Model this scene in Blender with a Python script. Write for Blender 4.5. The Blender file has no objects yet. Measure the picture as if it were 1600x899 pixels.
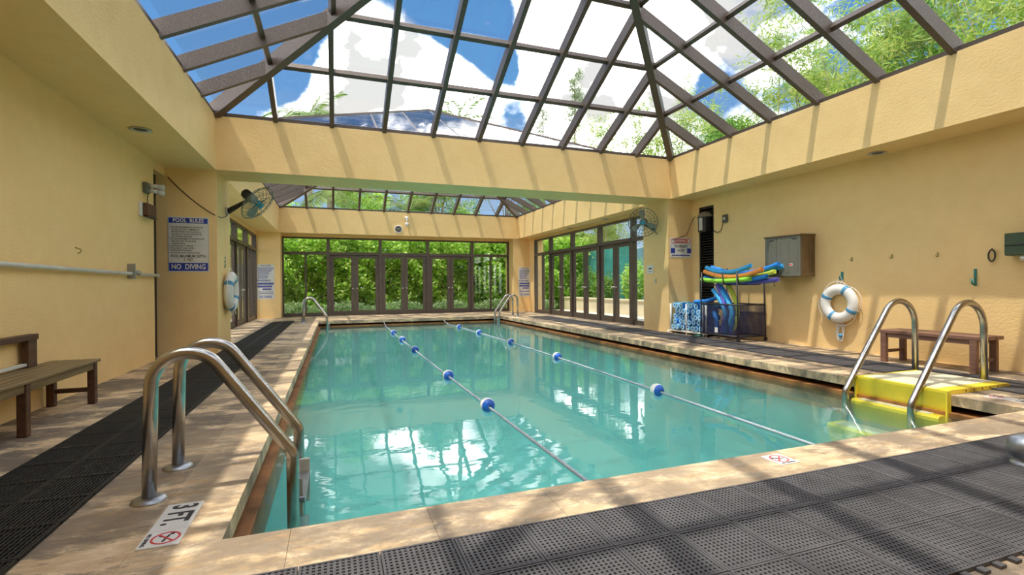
import bpy, math, random
import numpy as np
from mathutils import Matrix, Vector
R = random.Random(7)
sc = bpy.context.scene
C = sc.collection
# ------------------------------------------------------------------ camera
F_PX, YAW, PITCH, ROLL, HC = 765.98, 0.3475, -0.0045, -0.0073, 1.1
fw = Vector((math.sin(YAW)*math.cos(PITCH), math.cos(YAW)*math.cos(PITCH), math.sin(PITCH)))
rt = Vector((math.cos(YAW), -math.sin(YAW), 0)); up = rt.cross(fw)
cr, sr = math.cos(ROLL), math.sin(ROLL)
rt2, up2 = rt*cr + up*sr, up*cr - rt*sr
cam = bpy.data.objects.new('camera', bpy.data.cameras.new('camera')); C.objects.link(cam)
cam.data.sensor_width = 36; cam.data.lens = F_PX*36/1600; cam.data.clip_end = 500; cam.data.clip_start = .02
mw = Matrix.Identity(4)
for i in range(3): mw[i][0], mw[i][1], mw[i][2] = rt2[i], up2[i], -fw[i]
mw[2][3] = HC
cam.matrix_world = mw
sc.camera = cam
# ------------------------------------------------------------------ world, sun, exposure
sc.view_settings.view_transform = 'Standard'; sc.view_settings.look = 'None'
sc.view_settings.gamma = 1; sc.view_settings.use_curve_mapping = False
sc.view_settings.exposure = 1.38
cy = sc.cycles
cy.max_bounces = 12; cy.volume_bounces = 2; cy.diffuse_bounces = 6; cy.glossy_bounces = 6; cy.transparent_max_bounces = 32; cy.transmission_bounces = 8
cy.caustics_reflective = False; cy.caustics_refractive = False; cy.sample_clamp_indirect = 6
SKY_CLEAR, SKY_CLOUD, SUN = .34, 5.4, 1.55
w = bpy.data.worlds.new('sky'); sc.world = w; w.use_nodes = True
nt = w.node_tree; nt.nodes.clear()
def wn(t, **k):
    n = nt.nodes.new(t)
    for a, b in k.items(): setattr(n, a, b)
    return n
tc = wn('ShaderNodeTexCoord'); GEN = tc.outputs['Generated']
def wmath(op, a, b=None):
    n = wn('ShaderNodeMath', operation=op)
    for i, v in enumerate((a, b)):
        if v is None: continue
        if isinstance(v, (int, float)): n.inputs[i].default_value = v
        else: nt.links.new(v, n.inputs[i])
    return n.outputs[0]
noi = wn('ShaderNodeTexNoise'); noi.inputs['Scale'].default_value = 3.2; noi.inputs['Detail'].default_value = 9; noi.inputs['Roughness'].default_value = .60
mp = wn('ShaderNodeMapping'); mp.inputs['Location'].default_value = (3.1, 1.7, .4); mp.inputs['Scale'].default_value = (1, 1, 1.5)
nt.links.new(GEN, mp.inputs[0]); nt.links.new(mp.outputs[0], noi.inputs['Vector'])
cov = noi.outputs[0]
# the cumulus banks and the blue gaps between them (direction, half angle, weight)
CLOUDS = [((.045,.905,.42),.085,.22),((.144,.905,.40),.10,.26),((.19,.912,.362),.07,.2),((.09,.936,.341),.12,.22),((-.03,.94,.335),.09,.18),((-.12,.945,.305),.06,.12),((.25,.893,.375),.055,.2),
          ((.365,.81,.455),.09,.14),((.375,.848,.375),.08,.10),((.45,.785,.43),.16,.24),((.49,.79,.37),.13,.2),((.424,.85,.31),.08,.14),((.55,.70,.456),.16,.2),
          ((-.182,.899,.42),.16,-.45),((-.089,.897,.433),.10,-.3),((-.11,.928,.37),.055,-.2),((.16,.86,.49),.085,-.35),((.245,.845,.475),.08,-.28),((.275,.868,.414),.045,-.2),((-.35,.85,.5),.3,-.3),((.626,.70,.345),.05,-.25),((.34,.88,.33),.05,-.16),((.31,.86,.40),.03,-.12)]
for d, ang, wt in CLOUDS:
    v = Vector(d).normalized()
    dp = wn('ShaderNodeVectorMath', operation='DISTANCE'); nt.links.new(GEN, dp.inputs[0]); dp.inputs[1].default_value = v
    mr = wn('ShaderNodeMapRange', interpolation_type='SMOOTHSTEP'); nt.links.new(dp.outputs['Value'], mr.inputs[0])
    mr.inputs[1].default_value = 0; mr.inputs[2].default_value = ang*1.5; mr.inputs[3].default_value = wt; mr.inputs[4].default_value = 0
    cov = wmath('ADD', cov, mr.outputs[0])
fac = wn('ShaderNodeMapRange', interpolation_type='SMOOTHSTEP'); nt.links.new(cov, fac.inputs[0])
fac.inputs[1].default_value = .455; fac.inputs[2].default_value = .64
sep = wn('ShaderNodeSeparateXYZ'); nt.links.new(GEN, sep.inputs[0])
grad = wn('ShaderNodeValToRGB'); nt.links.new(sep.outputs[2], grad.inputs[0])
e = grad.color_ramp.elements
e[0].position = 0; e[0].color = (.55, .74, .95, 1); e[1].position = .75; e[1].color = (.06, .22, .62, 1)
m1 = grad.color_ramp.elements.new(.35); m1.color = (.17, .42, .84, 1)
sc1 = wn('ShaderNodeVectorMath', operation='SCALE'); nt.links.new(grad.outputs[0], sc1.inputs[0]); sc1.inputs['Scale'].default_value = SKY_CLEAR
noi2 = wn('ShaderNodeTexNoise'); noi2.inputs['Scale'].default_value = 6; noi2.inputs['Detail'].default_value = 6; nt.links.new(mp.outputs[0], noi2.inputs['Vector'])
shade = wn('ShaderNodeMapRange'); nt.links.new(noi2.outputs[0], shade.inputs[0]); shade.inputs[1].default_value = .40; shade.inputs[2].default_value = .66; shade.inputs[3].default_value = .064; shade.inputs[4].default_value = 1
cl = wn('ShaderNodeVectorMath', operation='SCALE'); cl.inputs[0].default_value = (1, .99, .97); nt.links.new(wmath('MULTIPLY', shade.outputs[0], SKY_CLOUD), cl.inputs['Scale'])
mx = wn('ShaderNodeMix', data_type='RGBA'); nt.links.new(fac.outputs[0], mx.inputs[0]); nt.links.new(sc1.outputs[0], mx.inputs[6]); nt.links.new(cl.outputs[0], mx.inputs[7])
bg = wn('ShaderNodeBackground'); nt.links.new(mx.outputs[2], bg.inputs[0]); bg.inputs[1].default_value = 1
wo = wn('ShaderNodeOutputWorld'); nt.links.new(bg.outputs[0], wo.inputs[0])
sun = bpy.data.objects.new('sun', bpy.data.lights.new('sun', 'SUN')); C.objects.link(sun)
sun.data.energy = SUN; sun.data.angle = math.radians(.8); sun.data.color = (1, .93, .80)
sun.rotation_euler = Vector((.30, .14, -1)).to_track_quat('-Z', 'Y').to_euler()
# ------------------------------------------------------------------ helpers
def tag(o, label=None, cat=None, group=None, kind=None):
    if label: o['label'] = label
    if cat: o['category'] = cat
    if group: o['group'] = group
    if kind: o['kind'] = kind
    return o
def empty(name, loc=(0, 0, 0), rz=0, mat=None):
    o = bpy.data.objects.new(name, None); C.objects.link(o); o.location = loc; o.rotation_euler = (0, 0, rz); o.empty_display_size = .1
    if mat is not None: o.matrix_world = mat
    return o
class MB:
    def __init__(s): s.v = []; s.f = []; s.sm = []; s.m = []
    def add(s, vs, fs, smooth=False, mi=0):
        b = len(s.v); s.v += [tuple(x) for x in vs]
        for f in fs: s.f.append(tuple(b+i for i in f)); s.sm.append(smooth); s.m.append(mi)
        return s
    def box(s, x0, x1, y0, y1, z0, z1, mi=0, top=None):
        t = top if top else (x0, x1, y0, y1)
        return s.add([(x0,y0,z0),(x1,y0,z0),(x1,y1,z0),(x0,y1,z0),(t[0],t[2],z1),(t[1],t[2],z1),(t[1],t[3],z1),(t[0],t[3],z1)],
              [(3,2,1,0),(4,5,6,7),(0,1,5,4),(1,2,6,5),(2,3,7,6),(3,0,4,7)], mi=mi)
    def bbox(s, x0, x1, y0, y1, z0, z1, b=.004, mi=0):           # box with chamfered edges
        x0,x1=min(x0,x1),max(x0,x1); y0,y1=min(y0,y1),max(y0,y1); z0,z1=min(z0,z1),max(z0,z1)
        P = []
        for ax in range(3):
            for sx in (0,1):
                for sy in (0,1):
                    for sz in (0,1):
                        c = [(x0,x1)[sx],(y0,y1)[sy],(z0,z1)[sz]]; sg = [(b,-b)[sx],(b,-b)[sy],(b,-b)[sz]]
                        P.append([c[k] if k == ax else c[k]+sg[k] for k in range(3)])
        I = lambda ax,sx,sy,sz: ax*8+sx*4+sy*2+sz
        F = []
        for ax in range(3):
            for q in (0,1):
                o = [k for k in range(3) if k != ax]; cyc = [(0,0),(1,0),(1,1),(0,1)]; f = []
                for a_, b_ in cyc:
                    t = [0,0,0]; t[ax]=q; t[o[0]]=a_; t[o[1]]=b_; f.append(I(ax,*t))
                F.append(f)
        for a_ in range(3):                                       # edges along axis a_
            o = [k for k in range(3) if k != a_]
            for p in (0,1):
                for q in (0,1):
                    f = []
                    for ax, en in ((o[0],0),(o[0],1),(o[1],1),(o[1],0)):
                        t=[0,0,0]; t[o[0]]=p; t[o[1]]=q; t[a_]=en; f.append(I(ax,*t))
                    F.append(f)
        for sx in (0,1):
            for sy in (0,1):
                for sz in (0,1): F.append([I(0,sx,sy,sz),I(1,sx,sy,sz),I(2,sx,sy,sz)])
        cen = Vector(((x0+x1)/2,(y0+y1)/2,(z0+z1)/2)); FF = []
        for f in F:
            vs = [Vector(P[i]) for i in f]; n = (vs[1]-vs[0]).cross(vs[2]-vs[0]); mid = sum(vs, Vector())/len(vs)
            FF.append(f if n.dot(mid-cen) > 0 else f[::-1])
        return s.add(P, FF, mi=mi)
    def beam(s, a, b, wd, dp, upv=(0,0,1), mi=0):                 # bar from a to b, hung below the line a-b by dp
        a, b = Vector(a), Vector(b); d = (b-a).normalized(); r = d.cross(Vector(upv)).normalized(); u = r.cross(d)
        vs = []
        for p in (a, b): vs += [p-r*wd/2-u*dp, p+r*wd/2-u*dp, p+r*wd/2, p-r*wd/2]
        return s.add(vs, [(0,3,2,1),(4,5,6,7),(0,1,5,4),(1,2,6,5),(2,3,7,6),(3,0,4,7)], mi=mi)
    def tube(s, pts, r, n=10, cap=True, mi=0, closed=False, smooth=True):
        P = [Vector(p) for p in pts]; m = len(P); rr = r if isinstance(r, (list, tuple)) else [r]*m
        T = []
        for i in range(m):
            if closed: t = P[(i+1)%m]-P[i-1]
            else: t = P[min(i+1,m-1)]-P[max(i-1,0)]
            T.append(t.normalized() if t.length > 1e-9 else Vector((0,0,1)))
        u = T[0].cross(Vector((0,0,1)));  u = u if u.length > 1e-3 else T[0].cross(Vector((1,0,0)));  u.normalize()
        vs = []
        for i in range(m):
            u = (u - T[i]*u.dot(T[i])); u = u.normalized() if u.length > 1e-6 else T[i].orthogonal().normalized()
            v = T[i].cross(u)
            for k in range(n):
                a = 2*math.pi*k/n; vs.append(P[i]+(u*math.cos(a)+v*math.sin(a))*rr[i])
        fs = []
        for i in range(m if closed else m-1):
            j = (i+1) % m
            for k in range(n): fs.append((i*n+k, i*n+(k+1)%n, j*n+(k+1)%n, j*n+k))
        s.add(vs, fs, smooth, mi)
        if cap and not closed:
            b = len(s.v)-m*n
            s.f.append(tuple(b+k for k in range(n))[::-1]); s.sm.append(False); s.m.append(mi)
            s.f.append(tuple(b+(m-1)*n+k for k in range(n))); s.sm.append(False); s.m.append(mi)
        return s
    def lathe(s, prof, n=20, org=(0,0,0), axis=(0,0,1), mi=0, smooth=True):   # prof: (r, h) list
        ax = Vector(axis).normalized(); u = ax.orthogonal().normalized(); v = ax.cross(u); o = Vector(org); vs = []; m = len(prof)
        for r, h in prof:
            for k in range(n):
                a = 2*math.pi*k/n; vs.append(o+ax*h+(u*math.cos(a)+v*math.sin(a))*max(r, 1e-5))
        fs = [(i*n+k, i*n+(k+1)%n, (i+1)*n+(k+1)%n, (i+1)*n+k) for i in range(m-1) for k in range(n)]
        return s.add(vs, fs, smooth, mi)
    def disc(s, org, axis, r, n=20, mi=0, r0=0):
        ax = Vector(axis).normalized(); u = ax.orthogonal().normalized(); v = ax.cross(u); o = Vector(org)
        ring = lambda q: [o+(u*math.cos(2*math.pi*k/n)+v*math.sin(2*math.pi*k/n))*q for k in range(n)]
        if r0 == 0: return s.add(ring(r), [tuple(range(n))], mi=mi)
        return s.add(ring(r0)+ring(r), [(k,(k+1)%n,n+(k+1)%n,n+k) for k in range(n)], mi=mi)
    def build(s, name, mat, parent=None, loc=None, rot=None):
        me = bpy.data.meshes.new(name); me.from_pydata(s.v, [], s.f); me.update()
        me.polygons.foreach_set('use_smooth', s.sm)
        ms = mat if isinstance(mat, (list, tuple)) else [mat]
        for q in ms: me.materials.append(q)
        if len(ms) > 1: me.polygons.foreach_set('material_index', s.m)
        o = bpy.data.objects.new(name, me); C.objects.link(o)
        if parent: o.parent = parent
        if loc: o.location = loc
        if rot: o.rotation_euler = rot
        return o
def inst(o, parent=None, loc=None, rz=None, name=None):
    c = o.copy(); C.objects.link(c); c.parent = parent if parent is not None else o.parent
    if loc is not None: c.location = loc
    if rz is not None: c.rotation_euler = (0, 0, rz)
    return c
def fillet(pts, rad, seg=7):
    P = [Vector(p) for p in pts]; out = [P[0]]
    for i in range(1, len(P)-1):
        a, b, c = P[i-1], P[i], P[i+1]; r_ = rad[i-1] if isinstance(rad, (list, tuple)) else rad
        d1, d2 = (a-b), (c-b); l1, l2 = d1.length, d2.length; d1.normalize(); d2.normalize()
        ang = d1.angle(d2); t = min(r_/math.tan(ang/2), l1*.62, l2*.62)
        p1, p2 = b+d1*t, b+d2*t
        bis = (d1+d2)
        if bis.length < 1e-4: out.append(b); continue
        rr = t*math.tan(ang/2); cen = b+bis.normalized()*(rr/math.sin(ang/2))
        v1, v2 = p1-cen, p2-cen; tot = v1.angle(v2); axn = v1.cross(v2).normalized()
        for k in range(seg+1): out.append(cen + Matrix.Rotation(tot*k/seg, 3, axn) @ v1)
    out.append(P[-1]); return out
# ------------------------------------------------------------------ materials
class G:
    def __init__(s, name):
        s.m = bpy.data.materials.new(name); s.m.use_nodes = True; s.t = s.m.node_tree; s.t.nodes.clear()
        s.o = s.n('ShaderNodeOutputMaterial'); s.p = s.n('ShaderNodeBsdfPrincipled'); s.l(s.p.outputs[0], s.o.inputs[0])
        s.pos = None
    def n(s, t, **k):
        q = s.t.nodes.new(t)
        for a, b in k.items(): setattr(q, a, b)
        return q
    def l(s, a, b): s.t.links.new(a, b)
    def coord(s, scale=(1,1,1), obj=False, rot=(0,0,0)):
        if obj: src = s.n('ShaderNodeTexCoord').outputs['Object']
        else: src = s.n('ShaderNodeNewGeometry').outputs['Position']
        m = s.n('ShaderNodeMapping'); m.inputs['Scale'].default_value = scale; m.inputs['Rotation'].default_value = rot; s.l(src, m.inputs[0]); return m.outputs[0]
    def noise(s, vec, scale, detail=4, rough=.55, dist=0):
        q = s.n('ShaderNodeTexNoise'); q.inputs['Scale'].default_value = scale; q.inputs['Detail'].default_value = detail; q.inputs['Roughness'].default_value = rough; q.inputs['Distortion'].default_value = dist
        s.l(vec, q.inputs['Vector']); return q.outputs[0]
    def ramp(s, fac, stops):
        q = s.n('ShaderNodeValToRGB'); s.l(fac, q.inputs[0]); el = q.color_ramp.elements
        while len(el) < len(stops): el.new(.5)
        for i, (p, c) in enumerate(stops): el[i].position = p; el[i].color = (*c, 1) if len(c) == 3 else c
        return q.outputs[0]
    def mix(s, fac, a, b, mode='MIX'):
        q = s.n('ShaderNodeMix', data_type='RGBA', blend_type=mode)
        for i, v in ((0, fac), (6, a), (7, b)):
            if isinstance(v, (int, float)): q.inputs[i].default_value = v
            elif isinstance(v, tuple): q.inputs[i].default_value = (*v, 1)
            else: s.l(v, q.inputs[i])
        return q.outputs[2]
    def bump(s, h, strength, dist=.01):
        q = s.n('ShaderNodeBump'); q.inputs['Strength'].default_value = strength; q.inputs['Distance'].default_value = dist; s.l(h, q.inputs['Height']); s.l(q.outputs[0], s.p.inputs['Normal']); return q
    def col(s, c):
        if isinstance(c, tuple): s.p.inputs['Base Color'].default_value = (*c, 1)
        else: s.l(c, s.p.inputs['Base Color'])
        return s
    def set(s, rough=.5, metal=0, spec=.5):
        s.p.inputs['Roughness'].default_value = rough; s.p.inputs['Metallic'].default_value = metal; s.p.inputs['Specular IOR Level'].default_value = spec; return s
def simple(name, c, rough=.5, metal=0, spec=.5, var=.12, scale=6, bump=0, bscale=60):
    g = G(name); vec = g.coord(); a = g.noise(vec, scale, 4)
    c1 = tuple(max(0, x*(1-var)) for x in c); c2 = tuple(min(1, x*(1+var)) for x in c)
    g.col(g.ramp(a, [(.3, c1), (.7, c2)])).set(rough, metal, spec)
    if bump: g.bump(g.noise(vec, bscale, 3), bump, .004)
    return g.m
def stucco_mat():
    g = G('yellow_stucco'); v = g.coord()
    a = g.noise(v, .7, 5); b = g.noise(v, 5, 5)
    c = g.ramp(a, [(.3, (.89,.62,.27)), (.7, (.94,.68,.32))])
    c = g.mix(.35, c, g.ramp(b, [(.3, (.84,.57,.26)), (.7, (.94,.68,.35))]))
    g.col(c).set(.75, 0, .25); g.bump(g.noise(g.coord((1,1,2.2)), 22, 5, .6), .35, .012); return g.m
def stone_mat(name, tone=1.0, dark=1.0):
    g = G(name); v = g.coord(); vs = g.coord((1.5, 4.5, 2))
    a = g.noise(g.coord((.9, 1.7, 1)), 1.7, 12, .72, .3); b = g.noise(g.coord((2.2, 5.5, 3)), 2.6, 9, .68, .5); c3 = g.noise(v, 55, 3); d = g.noise(v, .55, 3)
    base = g.ramp(b, [(.25, (.46*tone,.32*tone,.18*tone)), (.5, (.66*tone,.49*tone,.30*tone)), (.72, (.88*tone,.71*tone,.50*tone))])
    worn = g.ramp(a, [(.44, (.0,.0,.0)), (.485, (.65*dark,.65*dark,.65*dark)), (.545, (dark,dark,dark))])
    wornm = g.n('ShaderNodeMath', operation='MULTIPLY'); g.l(worn, wornm.inputs[0]); g.l(g.ramp(d, [(.36,(.65,.65,.65)),(.52,(1,1,1))]), wornm.inputs[1])
    c = g.mix(wornm.outputs[0], base, (.17*tone,.135*tone,.105*tone))
    c = g.mix(g.ramp(g.noise(vs, 2.1, 7, .72), [(.55, (0,0,0)), (.68, (.6,.6,.6))]), c, (.60*tone,.37*tone,.16*tone))
    c = g.mix(g.ramp(c3, [(.60, (0,0,0)), (.75, (.4,.4,.4))]), c, (.22,.16,.11))
    g.col(c).set(.62, 0, .35); g.bump(b, .35, .01); return g.m
def metal_mat(name, c, rough, speck=0):
    g = G(name); v = g.coord(); g.col(g.ramp(g.noise(v, 14, 4), [(.35, tuple(x*.8 for x in c)), (.65, c)])).set(rough, 1, .5)
    return g.m
def bronze_mat():
    g = G('bronze_frame'); v = g.coord(); a = g.noise(v, 90, 2, .6); b = g.noise(v, 2, 3)
    c = g.mix(g.ramp(a, [(.52,(0,0,0)),(.66,(.7,.7,.7))]), (.095,.072,.060), (.24,.19,.16)); c = g.mix(g.ramp(b,[(.4,(0,0,0)),(.7,(.25,.25,.25))]), c, (.15,.11,.085))
    g.col(c).set(.42, .3, .5); return g.m
def glass_mat(name='clear_glass', tint=(.985,.99,.99), dirt=.03):
    g = G(name); g.t.nodes.remove(g.p)
    tr = g.n('ShaderNodeBsdfTransparent'); tr.inputs[0].default_value = (*tint, 1)
    gl = g.n('ShaderNodeBsdfGlossy'); gl.inputs['Roughness'].default_value = .01
    fr = g.n('ShaderNodeFresnel'); bf = g.n('ShaderNodeNewGeometry').outputs['Backfacing']
    io = g.n('ShaderNodeMapRange'); g.l(bf, io.inputs[0]); io.inputs[3].default_value = 1.38; io.inputs[4].default_value = 1/1.38; g.l(io.outputs[0], fr.inputs[0])   # same pane seen from either face
    m = g.n('ShaderNodeMixShader'); g.l(fr.outputs[0], m.inputs[0]); g.l(tr.outputs[0], m.inputs[1]); g.l(gl.outputs[0], m.inputs[2])
    g.l(m.outputs[0], g.o.inputs[0]); return g.m
def water_mat():
    g = G('pool_water'); g.t.nodes.remove(g.p)
    v = g.coord((1, 1, 1)); h = g.noise(v, 1.6, 3, .5, .4); h2 = g.noise(g.coord((1,1.6,1)), 6.5, 2, .5)
    ad = g.n('ShaderNodeMath', operation='MULTIPLY_ADD'); g.l(h2, ad.inputs[0]); ad.inputs[1].default_value = .12; g.l(h, ad.inputs[2])
    b = g.n('ShaderNodeBump'); b.inputs['Strength'].default_value = .065; b.inputs['Distance'].default_value = .05; g.l(ad.outputs[0], b.inputs['Height'])
    tr = g.n('ShaderNodeBsdfTransparent'); tr.inputs[0].default_value = (.96,1,.99, 1)
    gl = g.n('ShaderNodeBsdfGlossy'); gl.inputs['Roughness'].default_value = .015; g.l(b.outputs[0], gl.inputs['Normal'])
    fr = g.n('ShaderNodeFresnel'); g.l(b.outputs[0], fr.inputs['Normal']); bf = g.n('ShaderNodeNewGeometry').outputs['Backfacing']
    io = g.n('ShaderNodeMapRange'); g.l(bf, io.inputs[0]); io.inputs[3].default_value = 1.33; io.inputs[4].default_value = 1/1.33; g.l(io.outputs[0], fr.inputs[0])
    m = g.n('ShaderNodeMixShader'); g.l(fr.outputs[0], m.inputs[0]); g.l(tr.outputs[0], m.inputs[1]); g.l(gl.outputs[0], m.inputs[2])
    g.l(m.outputs[0], g.o.inputs[0])
    vs = g.n('ShaderNodeVolumeScatter'); vs.inputs['Color'].default_value = (.52,.84,.84, 1); vs.inputs['Density'].default_value = .45; vs.inputs['Anisotropy'].default_value = .2
    va = g.n('ShaderNodeVolumeAbsorption'); va.inputs['Color'].default_value = (.14,.74,.74, 1); va.inputs['Density'].default_value = .55
    av = g.n('ShaderNodeAddShader'); g.l(vs.outputs[0], av.inputs[0]); g.l(va.outputs[0], av.inputs[1]); g.l(av.outputs[0], g.o.inputs[1]); return g.m
def leaf_mat(name, c0, c1, c2, trans=.35):
    g = G(name); ge = g.n('ShaderNodeNewGeometry'); r_ = ge.outputs['Random Per Island']
    c = g.ramp(r_, [(0, c0), (.55, c1), (1, c2)]); g.col(c).set(.45, 0, .4)
    t = g.n('ShaderNodeBsdfTranslucent'); g.l(c, t.inputs[0])
    m = g.n('ShaderNodeMixShader'); m.inputs[0].default_value = trans; g.l(g.p.outputs[0], m.inputs[1]); g.l(t.outputs[0], m.inputs[2]); g.l(m.outputs[0], g.o.inputs[0]); return g.m
def wood_mat(name, c1, c2, axis=1):
    g = G(name); s = [26, 26, 26]; s[axis] = 1.6; v = g.coord(tuple(s)); a = g.noise(v, 1, 5, .6, .5)
    g.col(g.ramp(a, [(.3, c1), (.7, c2)])).set(.5, 0, .4); g.bump(a, .2, .003); return g.m
def stripe_mat(name, c1, c2, axis, freq, twist=0):
    g = G(name); s = g.n('ShaderNodeSeparateXYZ'); g.l(g.n('ShaderNodeNewGeometry').outputs['Position'], s.inputs[0])
    m = g.n('ShaderNodeMath', operation='MULTIPLY_ADD'); g.l(s.outputs[2], m.inputs[0]); m.inputs[1].default_value = twist; g.l(s.outputs[axis], m.inputs[2])
    k = g.n('ShaderNodeMath', operation='MULTIPLY'); g.l(m.outputs[0], k.inputs[0]); k.inputs[1].default_value = freq
    f = g.n('ShaderNodeMath', operation='FRACT'); g.l(k.outputs[0], f.inputs[0])
    t = g.n('ShaderNodeMath', operation='GREATER_THAN'); g.l(f.outputs[0], t.inputs[0]); t.inputs[1].default_value = .5
    g.col(g.mix(t.outputs[0], c1, c2)).set(.6); return g.m
STUCCO = stucco_mat(); STONE = stone_mat('travertine_deck'); COPING = stone_mat('travertine_coping', 1.04, .78)
BRONZE = bronze_mat(); GLASS = glass_mat(); WATER = water_mat()
STEEL = metal_mat('brushed_steel', (.50,.48,.45), .26); STEELD = metal_mat('dull_steel', (.42,.44,.47), .4)
PLASTER = simple('pool_plaster', (.36,.68,.65), .7, var=.06, scale=1.5)
RUST = simple('rust_lip', (.30,.125,.035), .7, var=.45, scale=5, bump=.3)
GRIMESHADE = simple('grime_shade_throat', (.035,.025,.02), .9, var=.4)  # near-black: grime plus the shade of the gutter recess, put into the colour
RUBBER = simple('black_rubber', (.011,.0105,.011), .6, var=.35, scale=9); RUBBERG = simple('grey_rubber', (.085,.082,.088), .7, var=.3, scale=5)
WHITE = simple('white_plastic', (.80,.79,.76), .45, var=.05); OFFW = simple('sign_white', (.74,.73,.70), .4, var=.05)
BLACK = simple('black_paint', (.018,.017,.017), .45, var=.2); INK = simple('black_ink', (.03,.028,.03), .6, var=.1)
NAVY = simple('sign_blue', (.02,.05,.38), .4, var=.1); SIGNB = simple('sign_violet_blue', (.10,.12,.36), .5, var=.1); RED = simple('sign_red', (.72,.06,.07), .45, var=.1)
BLUE = simple('float_blue', (.02,.13,.58), .3, var=.1); RINGB = simple('ring_blue', (.08,.30,.52), .5, var=.1); FANB = simple('fan_blue', (.02,.30,.48), .35, var=.1)
YELLOW = simple('yellow_fibreglass', (.86,.68,.05), .35, var=.12, scale=3); TREAD = simple('tread_cream', (.74,.69,.50), .7, var=.12, scale=9)
DKWOOD = wood_mat('dark_wood', (.055,.026,.015), (.13,.062,.032)); SEATW = wood_mat('olive_wood', (.15,.10,.042), (.27,.19,.085)); BRWOOD = wood_mat('brown_wood', (.17,.085,.06), (.26,.14,.10))
GREYPL = simple('grey_resin', (.16,.155,.125), .45, var=.1, scale=3); BROWNPL = simple('brown_resin', (.17,.11,.05), .5, var=.12)
FAN_GREY = simple('fan_blade', (.28,.33,.30), .4, var=.1); WIRE = simple('fan_wire', (.20,.22,.19), .4, metal=.6, var=.1)
TEAL = simple('teal_hook', (.03,.22,.20), .4); BOXG = simple('green_box', (.055,.085,.045), .5); BRASS = metal_mat('aged_brass', (.52,.40,.17), .4)
PIPE = simple('white_pipe', (.66,.67,.62), .4, var=.1); CABLE = simple('brown_cable', (.07,.045,.03), .6); SILVER = simple('silver_paint', (.55,.53,.48), .4, var=.1)
NAVYM = simple('navy_mesh', (.045,.05,.13), .8, var=.2); FRAME = simple('cart_frame', (.03,.03,.04), .4)
N_BLUE = simple('noodle_blue', (.015,.22,.72), .65, var=.08); N_AQUA = simple('noodle_aqua', (.05,.42,.85), .65, var=.1); N_OR = simple('noodle_orange', (.95,.33,.07), .65, var=.06); N_GR = simple('noodle_green', (.30,.72,.06), .65, var=.08)
N_YE = simple('noodle_lime', (.62,.74,.08), .65, var=.08); N_PU = simple('noodle_purple', (.14,.13,.58), .65, var=.1); N_RED = simple('noodle_coral', (.88,.20,.10), .65, var=.06)
L_HEDGE = leaf_mat('leaf_hedge', (.17,.38,.03), (.50,.80,.11), (.86,.95,.40), .5); L_PALE = leaf_mat('leaf_pale', (.22,.42,.14), (.48,.66,.32), (.80,.86,.62), .4)
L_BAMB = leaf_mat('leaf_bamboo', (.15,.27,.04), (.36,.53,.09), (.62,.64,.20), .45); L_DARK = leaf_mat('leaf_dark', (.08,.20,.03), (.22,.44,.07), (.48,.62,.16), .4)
L_CAS = leaf_mat('leaf_casuarina', (.10,.17,.06), (.20,.30,.10), (.36,.44,.17), .3); L_PALM = leaf_mat('leaf_palm', (.09,.18,.04), (.22,.34,.09), (.44,.50,.18), .35)
BARK = simple('bark', (.25,.20,.15), .9, var=.35, scale=4, bump=.5); CULM = simple('bamboo_culm', (.40,.38,.20), .5, var=.3); PBARK = simple('palm_bark', (.36,.31,.26), .9, var=.3, scale=5, bump=.4)
GROUND = simple('soil_ground', (.16,.20,.07), .95, var=.5, scale=1.2, bump=.4); PAVE = simple('pale_paving', (.72,.69,.62), .8, var=.1, scale=2)
SCREEN = simple('teal_windscreen', (.04,.25,.23), .8, var=.25, scale=1.5); SCREENB = simple('blue_windscreen', (.16,.33,.42), .8, var=.15, scale=1.2)
PLANTER = simple('cream_planter', (.78,.68,.48), .8, var=.08, scale=2); ROOF = simple('roof_membrane', (.45,.42,.36), .9, var=.15)
DOORDK = simple('dark_door', (.022,.018,.015), .45, var=.3); GREENL = simple('green_letter', (.05,.22,.16), .6)
def structure(o): o['kind'] = 'structure'; return o
# ------------------------------------------------------------------ dimensions
XL, XR, YB, YB2, YF, YN = -1.81, 7.16, 9.2, 10.1, 19.05, .22
ZT, ZB = 3.914, 3.03
WL, WR = -2.55, 7.8
PX0, PX1, PY0, PY1, WZ = -.47, 5.62, 2.44, 16.8, -.19
# ------------------------------------------------------------------ ceiling: soffits, cross beam and skylight curbs
b = MB()
b.box(WL-.2, XL, -1.4, 20.1, ZB, ZT); b.box(XR, WR+.25, -1.4, 20.1, ZB, ZT)
b.box(XL, XR, -1.4, YN, ZB, ZT); b.box(XL, XR, YB, YB2, ZB, ZT); b.box(XL, XR, YF, 20.1, ZB, ZT)
structure(b.build('ceiling', STUCCO))
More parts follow.
